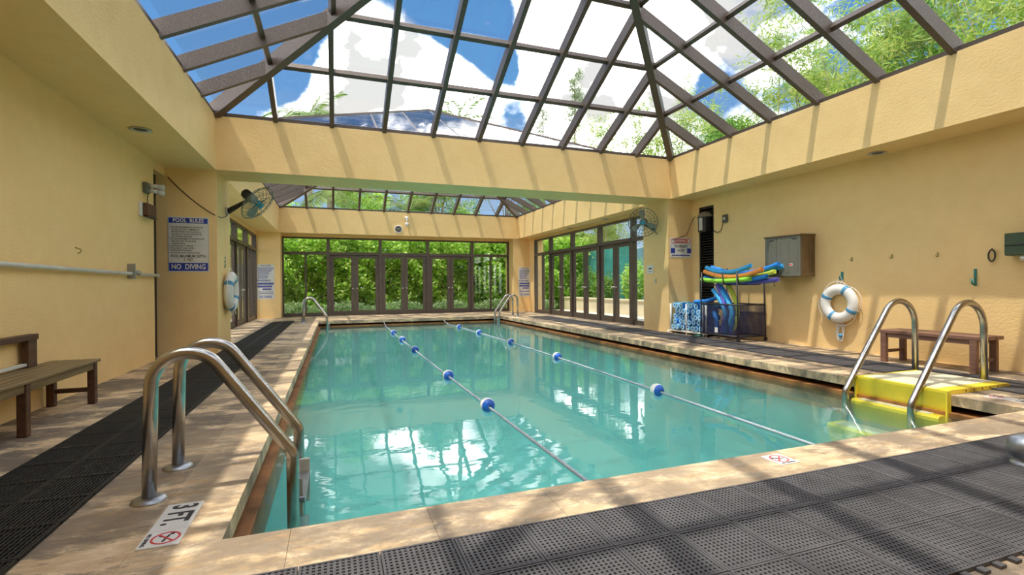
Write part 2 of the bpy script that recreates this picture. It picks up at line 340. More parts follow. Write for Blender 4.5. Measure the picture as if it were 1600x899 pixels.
# ------------------------------------------------------------------ walls
b = MB(); b.box(WL-.2, WL, -1.4, 8.78, -.1, ZB); b.box(WL-.2, WL, 8.78, 9.3, 2.9, ZB); structure(b.build('wall_left', STUCCO))
b = MB(); b.box(WL-.2, -1.82, 9.3, 10.35, -.1, ZB); structure(b.build('wall_left_pier', STUCCO))
b = MB(); b.box(WR, WR+.25, -1.4, 8.57, -.1, ZB); b.box(WR, WR+.25, 8.57, 9.03, 2.83, ZB); b.box(WR, WR+.25, 9.03, 9.25, -.1, ZB); structure(b.build('wall_right', STUCCO))
b = MB(); b.box(7.13, WR+.25, 9.25, 10.2, -.1, ZB); structure(b.build('wall_right_pier', STUCCO))
b = MB(); b.box(WL-.2, WR+.25, -1.6, -1.4, -.1, ZT); structure(b.build('wall_back', STUCCO))
b = MB(); b.box(WL-.2, -1.79, 19.1, 20.1, -.1, ZB); structure(b.build('wall_far_left_pier', STUCCO))
b = MB(); b.box(7.0, WR+.25, 19.1, 20.1, -.1, ZB); structure(b.build('wall_far_right_pier', STUCCO))
b = MB(); b.box(-1.79, 7.0, 19.7, 20.1, 2.95, ZB); b.box(WL-.2, WL, 10.35, 19.1, 2.93, ZB); b.box(WR-.1, WR+.25, 10.2, 18.45, 2.93, ZB); b.box(WR-.1, WR+.25, 18.45, 19.1, -.1, ZB); structure(b.build('wall_far_lintel', STUCCO))
# ------------------------------------------------------------------ floor with the coping stones
CW = .34
b = MB()
x0, x1, y0, y1 = PX0-CW, PX1+CW, PY0-CW, PY1+CW
b.box(WL-.2, WR+.25, -1.4, y0, -.12, 0); b.box(WL-.2, WR+.25, y1, 20.1, -.12, 0); b.box(WL-.2, x0, y0, y1, -.12, 0); b.box(x1, WR+.25, y0, y1, -.12, 0)
floor = structure(b.build('floor', STONE))
def coping(n, along, fixed, a0, a1, inner_sign):
    L_ = (a1-a0)/n; g = .0006
    mb = MB()
    if along == 'y': mb.bbox(-CW/2, CW/2, -L_/2+g, L_/2-g, -.1, 0, .001)
    else: mb.bbox(-L_/2+g, L_/2-g, -CW/2, CW/2, -.1, 0, .001)
    first = None
    for i in range(n):
        p = a0+(i+.5)*L_; z = 0
        loc = (fixed, p, z) if along == 'y' else (p, fixed, z)
        if first is None: first = mb.build('coping_stone', COPING, floor, loc)
        else: inst(first, floor, loc)
coping(24, 'y', PX0-CW/2, PY0, PY1, 1); coping(24, 'y', PX1+CW/2, PY0, PY1, -1)
coping(11, 'x', PY0-CW/2, x0, x1, 1); coping(11, 'x', PY1+CW/2, x0, x1, -1)
# pool
DEP = -1.25
b = MB(); o = .0; t = .25
xa, xb, ya, yb = PX0, PX1, PY0, PY1
b.box(xa-t, xb+t, ya-t, yb+t, DEP-.2, DEP)
b.box(xa-t, xa, ya-t, yb+t, DEP, -.42); b.box(xb, xb+t, ya-t, yb+t, DEP, -.42); b.box(xa, xb, ya-t, ya, DEP, -.42); b.box(xa, xb, yb, yb+t, DEP, -.42)
basin = structure(b.build('pool_basin', PLASTER))
b = MB()
q = .05
b.box(xa-.22, xa+q, ya-.22, yb+.22, -.42, -.165); b.box(xb-q, xb+.22, ya-.22, yb+.22, -.42, -.165); b.box(xa+q, xb-q, ya-.22, ya+q, -.42, -.165); b.box(xa+q, xb-q, yb-q, yb+.22, -.42, -.165)
b.build('gutter_lip', RUST, basin)
b = MB()
b.box(xa-t-.1, xa-.20, ya-t, yb+t, -.42, -.12); b.box(xb+.20, xb+t+.1, ya-t, yb+t, -.42, -.12); b.box(xa-.20, xb+.20, ya-t-.1, ya-.20, -.42, -.12); b.box(xa-.20, xb+.20, yb+.20, yb+t+.1, -.42, -.12)
b.build('gutter_back', GRIMESHADE, basin)
b = MB(); b.box(xa+.048, xb-.048, ya+.048, yb-.048, DEP+.002, WZ)
wt = b.build('pool_water', WATER); tag(wt, 'still turquoise water filling the indoor swimming pool', 'water', kind='stuff')
# ------------------------------------------------------------------ skylights (square glass pyramids)
def skylight(name, x0, x1, y0, y1, z0):
    root = structure(empty(name, ((x0+x1)/2, (y0+y1)/2, z0)))
    n = 10; W = ((x1-x0)+(y1-y0))/2; hx = W/2; s = W/n; k = .5; G0 = .19
    zz = lambda a: G0 + k*a
    P = lambda u, a, dz=0: Vector((-hx+u, hx-a, zz(a)+dz))          # slope towards +y edge: u along, a inwards
    nrm = Vector((0, k, 1)).normalized()
    def four(o):
        for q in (1, 2, 3): inst(o, root, o.location, q*math.pi/2)
    for i in range(1, n):
        a = min(i, n-i)*s
        u = i*s
        four(MB().beam(P(u, -.16), P(u, a-(.05 if i != n//2 else 0)), .075, .19, nrm).build('rafter', BRONZE, root))
    for j in range(1, n//2):
        four(MB().beam(P(j*s, j*s, -.015), P(W-j*s, j*s, -.015), .07, .085, nrm).build('purlin', BRONZE, root))
    four(MB().beam(P(-.15, -.15, .02), P(hx, hx, .02), .12, .24).build('hip_rafter', BRONZE, root))
    four(MB().box(-hx-.12, hx+.12, hx+.004, hx+.12, 0, .06).build('sill_frame', BRONZE, root))
    gp = .03
    def pane(poly):
        mb = MB(); m = len(poly); th = nrm*.012
        c = sum(poly, Vector())/m
        pl = [p+(c-p).normalized()*gp for p in poly]
        mb.add([p for p in pl]+[p+th for p in pl], [tuple(range(m))[::-1], tuple(range(m, 2*m))]+[(q,(q+1)%m,m+(q+1)%m,m+q) for q in range(m)])
        four(mb.build('pane', GLASS, root))
    for j in range(n//2):
        a0, a1 = j*s, (j+1)*s
        pane([P(j*s,a0),P((j+1)*s,a0),P((j+1)*s,a1)]); pane([P(W-(j+1)*s,a0),P(W-j*s,a0),P(W-(j+1)*s,a1)])
        for i in range(j+1, n-j-1): pane([P(i*s,a0),P((i+1)*s,a0),P((i+1)*s,a1),P(i*s,a1)])
    return root
tag(skylight('skylight', XL, XR, YN+.0, YB, ZT), 'bronze framed glass pyramid skylight over the near half of the pool', None)
tag(skylight('skylight', XL, XR, YB2, YF, ZT), 'bronze framed glass pyramid skylight over the far half of the pool', None)
# ------------------------------------------------------------------ glazed walls
wn_ = [0]; dn_ = [0]
def glazing(org, ux, bays, z_top=2.95, z_tr=2.36, flip=1):
    """bays: (a0, a1, kind) along ux from org; kind 'door' or 'fixed'"""
    org = Vector(org); ux = Vector(ux).normalized(); nn = Vector((-ux.y, ux.x, 0))
    def bar(mb, a0, a1, z0, z1, d0, d1):
        vs = []
        for z in (z0, z1):
            for a, d in ((a0,d0),(a1,d0),(a1,d1),(a0,d1)): vs.append(org+ux*a+nn*d+Vector((0,0,z)))
        mb.add(vs, [(3,2,1,0),(4,5,6,7),(0,1,5,4),(1,2,6,5),(2,3,7,6),(3,0,4,7)])
    for a0, a1, kind in bays:
        if kind == 'door': dn_[0] += 1; nm = 'door_%d' % dn_[0]
        else: wn_[0] += 1; nm = 'window_%d' % wn_[0]
        mb = MB()
        bar(mb, a0, a0+.055, 0, z_top, -.07, .07); bar(mb, a1-.055, a1, 0, z_top, -.07, .07)
        bar(mb, a0+.055, a1-.055, z_top-.06, z_top, -.06, .06); bar(mb, a0+.055, a1-.055, z_tr-.06, z_tr+.04, -.085, .06)
        if kind != 'door': bar(mb, a0+.055, a1-.055, 0, .12, -.05, .05)
        else: bar(mb, a0+.055, a1-.055, 0, .02, -.05, .05)
        root = structure(mb.build(nm, BRONZE))
        def glass(q0, q1, z0, z1, par):
            g = MB(); bar(g, q0, q1, z0, z1, -.004, .004); g.build('pane', GLASS, par)
        glass(a0+.055, a1-.055, z_tr+.04, z_top-.06, root)
        mid = (a0+a1)/2
        if kind == 'door':
            for s_, (q0, q1) in enumerate(((a0+.06, mid-.004), (mid+.004, a1-.06))):
                f = MB()
                bar(f, q0, q0+.13, .02, z_tr-.065, -.025, .025); bar(f, q1-.13, q1, .02, z_tr-.065, -.025, .025)
                bar(f, q0+.13, q1-.13, .02, .17, -.025, .025); bar(f, q0+.13, q1-.13, z_tr-.17, z_tr-.065, -.025, .025)
                lf = f.build('door_leaf', BRONZE, root); glass(q0+.13, q1-.13, .17, z_tr-.17, lf)
                hp = org+ux*((q1-.07) if s_ == 0 else (q0+.07))+nn*(-.03)+Vector((0,0,1.02))
                h = MB(); h.lathe([(0,0),(.028,0),(.028,.012),(.012,.02),(.012,.05),(.03,.055),(.03,.075),(0,.08)], 12, hp, -nn); h.build('door_knob', SILVER, lf)
        else:
            f = MB(); bar(f, mid-.03, mid+.03, .12, z_tr-.06, -.05, .05); f.build('mullion', BRONZE, root)
            glass(a0+.055, mid-.03, .12, z_tr-.06, root); glass(mid+.03, a1-.055, .12, z_tr-.06, root)
glazing((-1.79, 19.75, 0), (1, 0, 0), [(0,1.58,'fixed'),(1.58,3.48,'door'),(3.48,5.33,'door'),(5.33,7.18,'door'),(7.18,8.79,'fixed')])
glazing((7.72, 18.45, 0), (0, -1, 0), [(0,1.5,'fixed'),(1.5,3.3,'door'),(3.3,5.15,'door'),(5.15,6.95,'door'),(6.95,8.25,'fixed')], 2.93, 2.34)
glazing((-2.62, 10.35, 0), (0, 1, 0), [(0,1.55,'fixed'),(1.55,3.35,'door'),(3.35,5.15,'door'),(5.15,6.95,'door'),(6.95,8.75,'fixed')], 2.93, 2.42)
# dark doors in the side walls
b = MB(); b.box(WL-.17, WL-.12, 8.78, 9.3, 0, 2.9); b.box(WL-.12, WL-.03, 8.80, 8.86, 0, 2.9); d = structure(b.build('door_20', DOORDK))
b = MB(); b.box(WR+.14, WR+.18, 8.57, 9.03, 0, 2.83); b.box(WR+.02, WR+.14, 8.57, 8.60, 0, 2.83); b.box(WR+.02, WR+.14, 9.0, 9.03, 0, 2.83); b.box(WR+.02, WR+.14, 8.6, 9.0, 2.78, 2.83)
d = structure(b.build('door_21', DOORDK))
first = None
for i in range(46):
    z = .06+i*.059
    if first is None:
        mb = MB(); mb.add([(.03,8.6,-.02),(.03,9.0,-.02),(.13,9.0,.045),(.13,8.6,.045),(.03,8.6,-.012),(.03,9.0,-.012),(.13,9.0,.053),(.13,8.6,.053)], [(3,2,1,0),(4,5,6,7),(0,1,5,4),(1,2,6,5),(2,3,7,6),(3,0,4,7)])
        first = mb.build('louvre_slat', DOORDK, d, (WR, 0, z))
    else: inst(first, d, (WR, 0, z))
# ------------------------------------------------------------------ floor mats
def lattice(sx, sy, nx, ny, bw, z0, z1, ribs=False):
    mb = MB()
    for i in range(nx+1):
        x = -sx/2+i*sx/nx; e_ = i in (0, nx); ww = .020 if e_ else bw
        mb.box(max(x-ww/2, -sx/2), min(x+ww/2, sx/2), -sy/2, sy/2, z0, z1+(.002 if e_ else 0))
    for j in range(ny+1):
        y = -sy/2+j*sy/ny; e_ = j in (0, ny); ww = .020 if e_ else bw
        mb.box(-sx/2, sx/2, max(y-ww/2, -sy/2), min(y+ww/2, sy/2), z0, z1+(.0019 if e_ else -.004 if ribs else -.001))
    return mb
def mat(name, label, x0, y0, cols, rows, sx, sy, mb, m, base=True):
    root = empty(name, (x0, y0, 0)); tag(root, label, 'mat')
    t = None
    for j in range(rows):
        for i in range(cols):
            loc = ((i+.5)*sx, (j+.5)*sy, R.uniform(0, .0015))
            if t is None: t = mb.build('mat_tile', m, root, loc)
            else: inst(t, root, loc)
    return root
T = .305
nm = mat('floor_mat', 'dusty grey perforated rubber tile mat in front of the near pool edge', -.75, 1.15, 21, 3, T, T, lattice(T-.004, T-.004, 14, 14, .0105, .003, .016), RUBBERG)
b = MB()
for i in range(21*3):
    x = .05+i*.1; b.box(x-.018, x+.018, -.03, 0, .003, .014)
b.build('connector_loops', RUBBERG, nm)['kind'] = 'stuff'
mat('floor_mat', 'long black ribbed rubber runner along the left pool side beside the wooden bench', -1.82, 1.2, 2, 48, .31, .33, lattice(.306, .326, 16, 8, .008, .003, .016, True), RUBBER)
mat('floor_mat', 'dark grey rubber runner along the right pool side below the life ring', 6.28, .9, 2, 45, .375, .33, lattice(.372, .326, 16, 14, .012, .003, .014), simple('slate_rubber', (.085,.08,.085), .75, var=.25))
# ------------------------------------------------------------------ ladders and stairs
def rail_path(y, zend=-.75): return fillet([(0,y,0),(.025,y,1.09),(.68,y,.17),(.685,y,zend)], [.165,.10], 16)
def ladder(loc, flip, label, sp=.5, rail_r=.033):
    root = empty('pool_ladder', loc, math.pi if flip else 0); tag(root, label, 'ladder', 'stainless ladders at the pool sides')
    for k in (0, 1):
        y = k*sp
        r_ = MB().tube(rail_path(y), rail_r, 16).build('rail', STEEL, root)
        e_ = MB().lathe([(.0,.022),(.045,.022),(.062,.017),(.078,.006),(.08,0)], 22, (0,y,.001)).build('escutcheon', STEELD, root)
    for i, z in enumerate((-.12, -.42, -.68)):
        t_ = MB().bbox(.655, .725+.02, .02, sp-.02, z-.02, z+.02, .006)
        t_.build('tread', STEELD, root)
    MB().bbox(.68, .73, .036, .043, -.22, .0, .002).build('tread_bracket', SILVER, root); MB().bbox(.66, .75, sp-.06, sp-.04, -.3, -.02, .003).build('tread_bracket', SILVER, root)
    return root
ladder((-.91, 3.02, 0), False, 'stainless pool ladder beside the 3 FT. marker at the near left')
ladder((-.91, 16.15, 0), False, 'small stainless pool ladder in the far left corner of the pool')
ladder((6.05, 16.62, 0), True, 'small stainless pool ladder in the far right corner of the pool')
st = empty('pool_stairs', (5.62, 3.5, 0)); tag(st, 'yellow fibreglass pool stairs with cream treads and two steel handrails', 'stairs')
def wedge(mb, prof, y0, y1, mi=0):
    n_ = len(prof); mb.add([(x, y0, z) for x, z in prof]+[(x, y1, z) for x, z in prof], [tuple(range(n_)), tuple(range(n_, 2*n_))[::-1]]+[(i, n_+i, n_+(i+1)%n_, (i+1)%n_) for i in range(n_)], mi=mi)
b = MB(); wedge(b, [(-.06,.045),(.96,.045),(.98,.03),(.98,.003),(-.03,.003),(-.03,-.05),(-.012,-.12),(-.012,-.36),(-.03,-.36),(-.06,-.21),(-.02,-.19),(-.06,.02)], -.47, .40); b.build('platform', YELLOW, st)
b = MB(); b.bbox(-.02, .92, -.36, .34, .041, .051, .003); b.build('tread_pad', TREAD, st)
for q in (-.4775, .4075): b = MB(); wedge(b, [(-.07,.045),(-.01,.045),(-.01,-.33),(-.07,-.33)], q-.0075, q+.0075); b.build('side_cheek', YELLOW, st)
for i in range(4):
    xo = -.02-.26*i; z = -.20-.235*i
    b = MB(); wedge(b, [(xo,z),(xo-.12-(.12 if i else 0),z),(xo-.14-(.12 if i else 0),z-.02),(xo-.14-(.12 if i else 0),z-.05),(xo-.07-(.12 if i else 0),z-.235),(xo,z-.235)], -.46, .39); s_ = b.build('step', YELLOW, st)
    b = MB(); b.bbox(xo-.11-(.11 if i else 0), xo-.005, -.36, .33, z-.002, z+.006, .002); b.build('tread_pad', TREAD, s_)
for y in (-.25, .42):
    pts = fillet([(.99,y,.045),(.985,y,1.43),(-.205,y,-.12),(-.21,y,-.46)], [.285,.10], 16)
    MB().tube(pts, .033, 16).build('handrail', STEEL, st)
for i in range(5): MB().disc((.25+.13*i, -.4715, .024), (0,-1,0), .012, 10).build('bolt_hole', RUST, st)
# steel post at the edge of the frame
po = MB().lathe([(0,.18),(.05,.176),(.09,.155),(.11,.11),(.10,.055),(.07,.03),(.085,.015),(.09,0)], 24, (3.86,1.68,.018)).build('deck_stanchion', STEELD)
tag(po, 'short rounded steel stanchion on the grey mat at the right frame edge', 'stanchion')
# ------------------------------------------------------------------ benches
be = empty('wooden_bench', (-2.33, 4.7, 0)); tag(be, 'dark wooden bench with a slatted seat and backrest against the left wall', 'bench')
for i in range(5):
    x = -.19+i*.078; MB().bbox(x, x+.073, -1.15, 1.13, .395, .42, .004).build('seat_slat', SEATW, be)
for y in (-1.05, -.05, 1.05): MB().bbox(.125, .185, y-.03, y+.03, 0, .395, .004).build('leg', DKWOOD, be)
for y in (-1.05, 1.05): MB().bbox(-.185, -.125, y-.03, y+.03, 0, .395, .004).build('leg', DKWOOD, be); MB().bbox(-.125, .125, y-.02, y+.02, .12, .16, .003).build('stretcher', DKWOOD, be)
MB().bbox(.135, .175, -1.12, 1.1, .33, .393, .003).build('apron', SEATW, be)
for y in (-.78, .73): MB().bbox(-.19, -.14, y-.065, y+.065, .38, .70, .004).build('back_post', DKWOOD, be)
MB().bbox(-.20, -.13, -.86, .80, .655, .705, .004).build('top_rail', DKWOOD, be); MB().bbox(-.185, -.15, -.72, .66, .435, .46, .003).build('lower_rail', PIPE, be)
be = empty('plain_bench', (7.39, 4.05, 0)); tag(be, 'brown backless bench standing against the right wall under the teal hook', 'bench')
for i in range(3): MB().bbox(-.23+i*.155, -.23+i*.155+.15, -.50, .66, .40, .445, .005).build('seat_board', BRWOOD, be)
for x in (-.20, .19):
    for y in (.60, -.42): MB().bbox(x-.03, x+.03, y-.035, y+.035, 0, .40, .004).build('leg', BRWOOD, be)
    MB().bbox(x-.015, x+.015, -.38, .56, .345, .40, .003).build('apron', BRWOOD, be)
for y in (.60, -.42): MB().bbox(-.17, .16, y-.015, y+.015, .13, .17, .003).build('stretcher', BRWOOD, be)
# ------------------------------------------------------------------ lane ropes
ROPE = stripe_mat('rope_stripe', (.82,.84,.84), (.015,.07,.16), 1, 17.0, 30)
def lane(x, ys, label, dx=0):
    root = empty('lane_rope', (x, 0, WZ)); tag(root, label, 'lane rope', 'floating lane ropes')
    pts = [(dx*math.sin(math.pi*(y-PY0)/(PY1-PY0)), y, .012+.10*max(0,(y-16.2))/.6) for y in np.linspace(PY0+.01, PY1-.01, 60)]
    MB().tube(pts, .0135, 8).build('rope', ROPE, root)
    for y in ys:
        xx = dx*math.sin(math.pi*(y-PY0)/(PY1-PY0))
        f = MB()
        prof = [(.078*math.sin(math.pi*k/14)**.85 if 0 < k < 14 else .014, -.085*math.cos(math.pi*k/14)) for k in range(15)]
        f.lathe(prof[:10], 22, (xx, y, .022), (0, -1, 0), 0); o_ = f.build('float', WHITE, root)
        f = MB(); f.lathe(prof[9:], 22, (xx, y, .022), (0, -1, 0)); f.build('blue_half', BLUE, o_)
lane(1.535, [4.97,6.82,9.83,11.82,13.7], 'blue and white lane rope with floats left of the other rope', -.04)
lane(3.53, [4.92,7.88,10.33,12.75,14.75], 'blue and white lane rope with floats nearer the yellow stairs', .17)
# ------------------------------------------------------------------ signs
def face(loc, k):
    X, Y, Z = {'-y': ((1,0,0),(0,0,1),(0,-1,0)), '-x': ((0,-1,0),(0,0,1),(-1,0,0)), '+x': ((0,1,0),(0,0,1),(1,0,0)), 'up': ((1,0,0),(0,1,0),(0,0,1)), 'up-y': ((0,-1,0),(1,0,0),(0,0,1)), 'up+y': ((0,1,0),(-1,0,0),(0,0,1))}[k]
    m = Matrix.Identity(4)
    for i in range(3): m[i][0], m[i][1], m[i][2], m[i][3] = X[i], Y[i], Z[i], loc[i]
    return m
def text(body, size, x, y, z, mat_, parent, align='CENTER', bold=0, sx=1.0, ls=1.0, name='lettering'):
    c = bpy.data.curves.new(name, 'FONT'); c.body = body; c.size = size; c.align_x = align; c.align_y = 'CENTER'; c.offset = bold; c.extrude = .0006; c.space_line = ls; c.resolution_u = 3
    tmp = bpy.data.objects.new('tmp_text', c); C.objects.link(tmp); me = bpy.data.meshes.new_from_object(tmp); bpy.data.objects.remove(tmp)
    me.materials.clear(); me.materials.append(mat_)
    o_ = bpy.data.objects.new(name, me); C.objects.link(o_); o_.parent = parent; o_.location = (x, y, z); o_.scale = (sx, 1, 1); return o_
def board(name, label, m, w_, h_, mat_=None, cat='sign', th=.006):
    o_ = MB().bbox(-w_/2, w_/2, -h_/2, h_/2, 0, th, .0015).build(name, mat_ or OFFW); o_.matrix_world = m; tag(o_, label, cat); return o_
def band(par, x0, x1, y0, y1, mat_, z=.0062, name='colour_band'): return MB().box(x0, x1, y0, y1, z-.002, z+.0006).build(name, mat_, par)
s = board('pool_rules_sign', 'large POOL RULES and NO DIVING sign on the left yellow pier', face((-2.226, 9.30, 1.803), '-y'), .575, .90)
band(s, -.272, .272, .345, .43, NAVY); band(s, -.272, .272, -.43, -.30, NAVY); band(s, -.281, -.277, -.43, .43, NAVY, name='border_line'); band(s, .277, .281, -.43, .43, NAVY, name='border_line')
text('POOL  RULES', .085, 0, .387, .0075, OFFW, s, bold=.0025, sx=.86); text('NO  DIVING', .112, 0, -.365, .0075, OFFW, s, bold=.003, sx=.78)
text('1. NO FOOD OR BEVERAGES IN THE POOL OR\n    ON POOL WET DECK. COMMERCIALLY\n    BOTTLED WATER IN PLASTIC BOTTLES IS\n    ALLOWED ON THE POOL WET DECK FOR\n    POOL PATRON HYDRATION.\n2. NO GLASS OR ANIMALS IN THE FENCED POOL\n    AREA (OR 50 FEET ON AND FROM\n    UNFENCED POOL).\n3. BATHING LOAD:  12  PERSONS.\n4. POOL HOURS:  8 A.M. TO 8 P.M.\n5. SHOWER BEFORE ENTERING.\n6. DO NOT SWALLOW THE POOL WATER.', .0335, -.262, .07, .0068, INK, s, 'LEFT', bold=.0006, sx=.66, ls=1.13)
text('POOL MAXIMUM DEPTH:\n5  FEET', .062, 0, -.222, .0068, INK, s, bold=.001, sx=.72, ls=.95)
def rules_sign(label, m):
    s = board('pool_notice', label, m, .56, 1.22)
    text('POOL RULES', .06, 0, .565, .0068, SIGNB, s, bold=.002)
    yy = .50
    for i, wd in enumerate((.5,.5,.44,.40,.34,.36,.30,.34,.30)):
        band(s, -.24, -.24+wd, yy-.022, yy, SIGNB, name='print_line'); yy -= .045
    text('WARNING', .10, -.06, .04, .0068, SIGNB, s, bold=.004, sx=.9)
    band(s, -.25, .26, -.10, -.03, SIGNB, name='print_line'); band(s, -.25, .20, -.20, -.13, SIGNB, name='print_line'); band(s, -.10, .18, -.29, -.23, SIGNB, name='print_line')
    band(s, -.24, .24, -.345, -.335, SIGNB, name='print_line'); band(s, -.2, .24, -.41, -.385, SIGNB, name='print_line')
    text('NO DIVING', .10, 0, -.535, .0068, SIGNB, s, bold=.004, sx=.75); band(s, -.27, .27, -.472, -.466, SIGNB, name='print_line')
rules_sign('tall white rules board with violet print on the far left pier', face((-2.265, 19.1, 1.285), '-y'))
rules_sign('tall white rules board with violet print on the far right pier', face((7.49, 19.1, 1.24), '-y'))
s = board('lifeguard_sign', 'red, white and blue warning sign on the right pier beside the louvred door', face((7.475, 9.25, 1.935), '-y'), .60, .45)
band(s, -.15, .16, .105, .20, RED); text('WARNING', .075, 0, .152, .0075, OFFW, s, bold=.002, sx=.78)
for x in (-.215, .215): MB().lathe([(.06,0),(.06,.001),(.045,.001),(.045,0)], 16, (x,.15,.006)).build('warning_mark', RED, s)
for x in (-.225, .225):
    band(s, x-.058, x+.058, -.13, -.015, NAVY); band(s, x-.058, x-.05, -.13, .085, NAVY); band(s, x+.05, x+.058, -.13, .085, NAVY)
text('NO LIFEGUARD\nON DUTY', .085, 0, -.02, .0068, INK, s, bold=.002, sx=.52, ls=1.1); band(s, -.25, .25, -.19, -.165, SIGNB, name='print_line')
s = board('small_notice', 'small square grey notice on the inner face of the right pier', face((7.13, 9.93, 1.46), '-x'), .24, .20); band(s, -.06, .06, .0, .03, INK, name='print_line'); band(s, -.08, .08, -.06, -.05, SIGNB, name='print_line')
# depth markers set in the deck
def no_dive(par, cx, cy_, q=1.0):
    MB().lathe([(.056*q,0),(.056*q,.0012),(.047*q,.0012),(.047*q,0)], 28, (cx,cy_,.003)).build('red_ring', RED, par)
    b = MB(); b.beam((cx-.036*q,cy_-.034*q,.0045),(cx+.036*q,cy_+.034*q,.0045), .008*q, .001); b.build('red_slash', RED, par)
    b = MB(); b.beam((cx-.03*q,cy_+.01*q,.0042),(cx+.035*q,cy_-.004*q,.0042), .009*q, .001); b.beam((cx-.005*q,cy_+.004*q,.0042),(cx-.02*q,cy_-.03*q,.0042), .006*q, .001); b.lathe([(.0,.0012),(.009*q,.0012),(.009*q,0)], 12, (cx-.036*q,cy_+.018*q,.003)); b.build('diver_figure', INK, par)
def marker(label, m, chars=True):
    r_ = empty('depth_marker', mat=m); tag(r_, label, 'depth marker')
    n_ = 3 if chars else 1
    for i in range(n_): MB().bbox(-.075*n_+i*.15+.001, -.075*n_+(i+1)*.15-.001, -.078, .078, -.004, .003, .001).build('marker_tile', WHITE if i == n_-1 else OFFW, r_)
    if chars:
        text('3 FT.', .15, -.205, .0, .0036, INK, r_, 'LEFT', bold=.004, sx=.72)
        no_dive(r_, .15, .012, 1); text('NO DIVING', .022, .15, -.062, .0036, INK, r_, bold=.0005)
    else:
        no_dive(r_, 0, .008); text('NO DIVING', .020, 0, -.062, .0036, INK, r_, bold=.0005)
    return r_
marker('white 3 FT. and no diving marker at the foot of the near ladder', face((-.715, 2.68, .003), 'up-y'))
marker('single white no diving tile on the near pool edge', face((2.60, 2.30, .003), 'up'), False)
marker('white depth marker on the coping beside the yellow stairs', face((5.92, 2.66, .003), 'up+y'))
# ------------------------------------------------------------------ life rings
def life_ring(label, m, rr, hook_mat=None):
    root = empty('life_ring', mat=m); tag(root, label, 'life ring', 'white life rings')
    R0, r0 = rr*.74, rr*.26
    seg = 48; mb = MB()
    mb.tube([(R0*math.cos(2*math.pi*k/seg), R0*math.sin(2*math.pi*k/seg), r0*.8) for k in range(seg)], r0, 16, closed=True)
    for i in range(len(mb.v)): v = mb.v[i]; mb.v[i] = (v[0], v[1], .012+(v[2]+r0*.25)*.8)
    mb.build('ring', WHITE, root)
    for q in range(4):
        a = math.radians(62+90*q); mb = MB(); pts = [(R0*math.cos(a+t_), R0*math.sin(a+t_), r0*.8) for t_ in np.linspace(-.11, .11, 5)]
        mb.tube(pts, r0*1.03, 16)
        for i in range(len(mb.v)): v = mb.v[i]; mb.v[i] = (v[0], v[1], .012+(v[2]+r0*.25)*.8)
        mb.build('blue_band', RINGB, root)
    for q in range(4):
        a0 = math.radians(62+90*q); pts = [((rr*(1.0+.16*math.sin(math.pi*t_)))*math.cos(a0+t_*math.pi/2), (rr*(1.0+.16*math.sin(math.pi*t_)))*math.sin(a0+t_*math.pi/2), r0*.9) for t_ in np.linspace(0, 1, 12)]
        MB().tube(pts, .006, 6).build('grab_line', WHITE, root)
    return root
lr = life_ring('white life ring with blue bands on a teal hook beside the brown bench', face((WR, 5.69, .765), '-x'), .315)
MB().tube([(0,.30,.10),(-.05,.36,.06),(.0,.44,.04),(.05,.36,.06),(.0,.30,.10)], .006, 6).build('hanging_loop', WHITE, lr)
pts = []
for k in range(90):
    a = k/90*2*math.pi*5; pts.append((.05*math.sin(a)+.012*math.sin(a*.37), -.46+.155*math.cos(a*1.0+.5*math.sin(a*.2))+.01*math.sin(a*.7), .05+.012*math.sin(a*.23)))
MB().tube(pts, .006, 6).build('throw_rope', WHITE, lr)
MB().lathe([(.032*math.sin(math.pi*k/10)+1e-4, -.035*math.cos(math.pi*k/10)) for k in range(11)], 16, (.02,-.52,.075), (0,1,0)).build('rope_ball', RINGB, lr)
lr = life_ring('white life ring with blue bands hanging on the left pier', face((-1.82, 9.95, 1.02), '+x'), .36)
MB().tube([(.15,-.30,.1),(.22,-.40,.12),(.3,-.42,.1),(.33,-.30,.08)], .007, 6).build('throw_rope', WHITE, lr)
b = MB(); b.bbox(-.02,.02,-.07,.07,0,.012,.002); b.tube(fillet([(0,-.06,.01),(0,-.06,.06),(0,.0,.07)], .02), .009, 8); o = b.build('wall_hook', TEAL); o.matrix_world = face((WR, 5.69, 1.21), '-x'); tag(o, 'teal hook above the life ring on the right wall', 'hook')
b = MB(); b.bbox(-.015,.015,-.11,.11,0,.012,.002); b.tube(fillet([(0,-.09,.01),(.0,-.09,.07),(0,-.02,.085)], .03), .011, 8); b.tube([(0,.0,.01),(.03,.01,.06)], .008, 8); o = b.build('wall_hook', TEAL); o.matrix_world = face((WR, 3.92, 1.16), '-x'); tag(o, 'bare teal double hook above the brown bench', 'hook')
for y, z, lb in ((5.53,1.48,'small brass hook on the right wall, nearest the cabinet'),(4.93,1.49,'small brass hook on the right wall, middle of three'),(4.34,1.48,'small brass hook on the right wall, nearest the green box')):
    b = MB(); b.bbox(-.012,.012,-.03,.03,0,.006,.001); b.tube(fillet([(0,-.02,.004),(0,-.035,.04),(0,.0,.05)], .015), .005, 6); b.disc((0,.02,.0065),(0,0,1),.005,8); o = b.build('coat_hook', BRASS); o.matrix_world = face((WR, y, z), '-x'); tag(o, lb, 'hook', 'small brass hooks on the right wall')
b = MB(); b.tube([(.032*math.cos(a)+.02*math.sin(a)*.5, .07*math.sin(a)-.02*math.cos(a), .03) for a in np.linspace(0, 2*math.pi, 24, endpoint=False)], .009, 8, closed=True); b.tube([(-.01,.07,.03),(-.01,.09,0)], .006, 6); o = b.build('cord_loop', BLACK); o.matrix_world = face((WR, 3.74, 1.43), '-x'); tag(o, 'dark oval loop hanging on the right wall beside the green box', 'loop')
